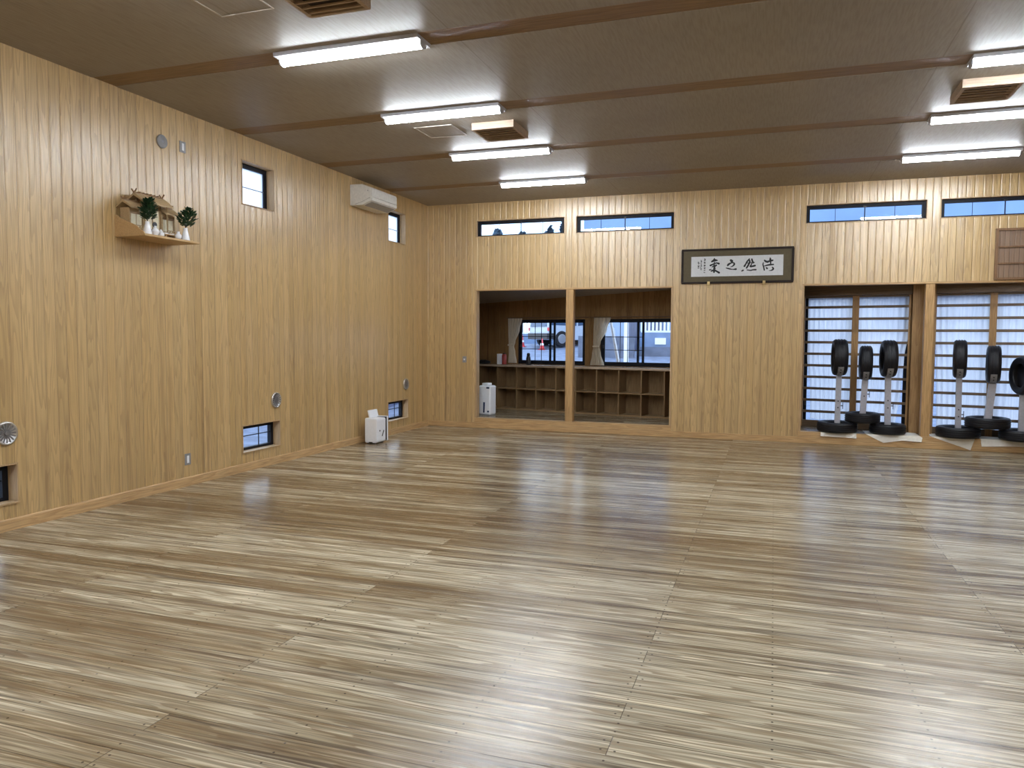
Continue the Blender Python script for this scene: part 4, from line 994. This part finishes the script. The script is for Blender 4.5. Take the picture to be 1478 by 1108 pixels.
def fence(x0, x1, y, z0, z1, lb, n):
    r = thing('slat_fence', lb, 'fence', ((x0 + x1) / 2, y, z0), group='white slat fences outside')
    w = (x1 - x0) / 2; h = z1 - z0
    f = MB()
    for k in range(n):
        x = -w + 0.03 + k * (2 * w - 0.06) / (n - 1); f.box(x - 0.035, x + 0.035, -0.012, 0.012, 0.04, h)
    f.build('slats', M['white_out'], r)
    for z in (0.0, h - 0.12): MB().box(-w, w, 0.013, 0.045, z, z + 0.07).build('rail', M['white_out'], r)
    for x in (-w + 0.06, w - 0.06): MB().box(x - 0.04, x + 0.04, 0.046, 0.12, 0.0, h).build('post', M['white_out'], r)
bw = MB().box(-9.0, -1.2, 34.0, 34.2, 1.3, 1.76).build('block_wall', M['block']); tag(bw, 'pale low block wall behind the parked car', 'wall')
fence(-9.0, -2.0, 34.1, 1.762, 3.0, 'white vertical slat fence behind the parked car', 44)
rw = MB().box(-1.0, 1.06, 27.6, 27.9, 0.8, 1.66).build('retaining_wall', M['concrete']); tag(rw, 'grey concrete retaining wall seen through the right alcove window', 'wall')
bw2 = MB().box(1.16, 9.0, 28.4, 28.7, 0.9, 1.80).build('block_wall', M['block']); tag(bw2, 'pale blue-grey block wall under the white fence, right alcove window', 'wall')
cp = MB().box(1.16, 9.0, 28.2, 28.399, 0.9, 1.27).build('shade_strip', M['concrete']); tag(cp, 'dark strip standing for shade at the foot of the pale block wall', 'shade strip')  # dark slab stands for the shade along the wall's foot
fence(1.16, 9.0, 28.55, 1.802, 3.0, 'white vertical slat fence on the pale block wall', 56)
o = MB().box(1.72, 2.12, 28.36, 28.395, 1.36, 1.6).build('notice_sign', M['white_out']); tag(o, 'blank white plate on the pale block wall', 'sign')
hs = thing('shed', 'dark blue-grey boarded shed above the retaining wall', 'shed', (1.05, 30.6, 1.12))
MB().box(-0.7, 0.7, -0.8, 0.8, 0.0, 2.6).build('walls', M['siding'], hs)
MB().prism([(-1.0, 2.601), (1.0, 2.601), (0.0, 3.2)], 'x', -0.8, 0.8).build('roof', M['concrete'], hs)
po = MB().tube((0.98, 26.6, 0.6), (0.98, 26.6, 4.3), 0.085, 0.07, 14).build('utility_pole', M['white_out']); tag(po, 'white upright utility pole outside the right alcove window', 'pole')
lp = MB().tube((3.18, 15.35, gz(15.35) + 0.0), (2.70, 15.2, 2.25), 0.05, 0.022, 12).build('leaning_pole', M['white_out']); tag(lp, 'white pole leaning diagonally just outside the right alcove window', 'pole')
bd = thing('apartment_building', 'large pale blue-grey building seen through the high back windows', 'building', (12.0, 46.0, 1.3))
MB().box(-17.3, 20.0, 0.0, 10.0, 0.0, 11.5).build('walls', M['bldg'], bd)
for x in (-3.6, 2.6, 3.4, 4.2, 10.0):
    for z in (4.9, 8.2):
        w = MB().box(x - 0.55, x + 0.55, -0.06, -0.001, z, z + 1.1).build('window', M['bldg_fr'], bd)
        MB().box(x - 0.45, x + 0.45, -0.09, -0.061, z + 0.1, z + 1.0).build('pane', M['bldg_win'], w)
def tree(x, y, h, w, seed, lb):
    rnd = random.Random(seed); r = thing('tree', lb, 'tree', (x, y, 1.3), group='distant trees outside')
    MB().tube((0, 0, 0), (0, 0, h * 0.8), 0.16, 0.05, 8).build('trunk', M['bark'], r)
    f = MB()
    for k in range(260):
        t = rnd.random(); a = rnd.random() * 6.28; q = w * math.sqrt(rnd.random()) * (1.05 - t) ** 0.7
        p = Vector((math.cos(a) * q, math.sin(a) * q, h * (0.35 + 0.65 * t))); s = rnd.uniform(0.12, 0.28)
        u = Vector((rnd.uniform(-1, 1), rnd.uniform(-1, 1), rnd.uniform(-1, 1))).normalized(); v = u.orthogonal().normalized()
        f.face([p + u * s, p + v * s, p - u * s, p - v * s])
    f.build('crown', M['tree'], r)
tree(-10.55, 45, 6.95, 0.75, 1, 'spreading tree leftmost through the first high back window')
tree(-8.95, 45, 6.8, 0.5, 2, 'thin tree second from left through the first high back window')
tree(-7.75, 47, 7.35, 0.75, 3, 'bushy tree in the middle right of the first high back window')
tree(-6.3, 45, 7.4, 0.7, 4, 'tallest tree at the right end of the first high back window')
nh = thing('neighbour_house', 'pale house outside the low left windows', 'house', (-7.5, 14.5, -0.35))
MB().box(-1.5, 1.5, -4.0, 1.5, 0.0, 2.6).build('walls', M['white_out'], nh)
MB().prism([(-1.8, 2.601), (1.8, 2.601), (0.0, 3.4)], 'y', -4.2, 1.7).build('roof', M['concrete'], nh)
gw = MB().box(-3.4, -3.2, 16.2, 26.0, -0.35, 1.3).build('garden_wall', M['siding']); tag(gw, 'dark blue-grey garden wall outside the low corner window', 'wall')

# ------------------------------------------------------------------ sky
w = bpy.data.worlds.new('overcast_sky'); S.world = w; w.use_nodes = True
nt = w.node_tree; nt.nodes.clear()
tc = nt.nodes.new('ShaderNodeTexCoord'); sp_ = nt.nodes.new('ShaderNodeSeparateXYZ'); nt.links.new(tc.outputs['Generated'], sp_.inputs[0])
mr_ = nt.nodes.new('ShaderNodeMapRange'); nt.links.new(sp_.outputs[2], mr_.inputs[0])
mr_.inputs[1].default_value = 0.0; mr_.inputs[2].default_value = 0.6
mx = nt.nodes.new('ShaderNodeMix'); mx.data_type = 'RGBA'; nt.links.new(mr_.outputs[0], mx.inputs[0])
mx.inputs[6].default_value = (0.88, 0.94, 1.0, 1); mx.inputs[7].default_value = (0.60, 0.74, 1.0, 1)
bgn = nt.nodes.new('ShaderNodeBackground'); nt.links.new(mx.outputs[2], bgn.inputs[0]); bgn.inputs[1].default_value = 3.4
on = nt.nodes.new('ShaderNodeOutputWorld'); nt.links.new(bgn.outputs[0], on.inputs[0])

# ------------------------------------------------------------------ camera
cam = bpy.data.cameras.new('camera'); co = bpy.data.objects.new('camera', cam); COL.objects.link(co)
R_ = Vector((0.9456852557, 0.3250437872, 0.0050924930)); U_ = Vector((-0.0247403946, 0.0563425137, 0.9981049214)); F_ = Vector((-0.3241408798, 0.9440190981, -0.0613239960))
co.matrix_world = Matrix(((R_.x, U_.x, -F_.x, 5.88296), (R_.y, U_.y, -F_.y, 0.0), (R_.z, U_.z, -F_.z, 1.6), (0, 0, 0, 1)))
cam.sensor_width = 36.0; cam.lens = 36.0 * 1098.53867 / 1478.0; cam.clip_start = 0.05; cam.clip_end = 300
S.camera = co
S.view_settings.view_transform = 'Standard'; S.view_settings.look = 'None'; S.view_settings.exposure = 0.0
S.cycles.max_bounces = 10; S.cycles.diffuse_bounces = 6; S.cycles.glossy_bounces = 4; S.cycles.transmission_bounces = 6; S.cycles.transparent_max_bounces = 16
S.cycles.sample_clamp_indirect = 6.0
S.cycles.use_denoising = True
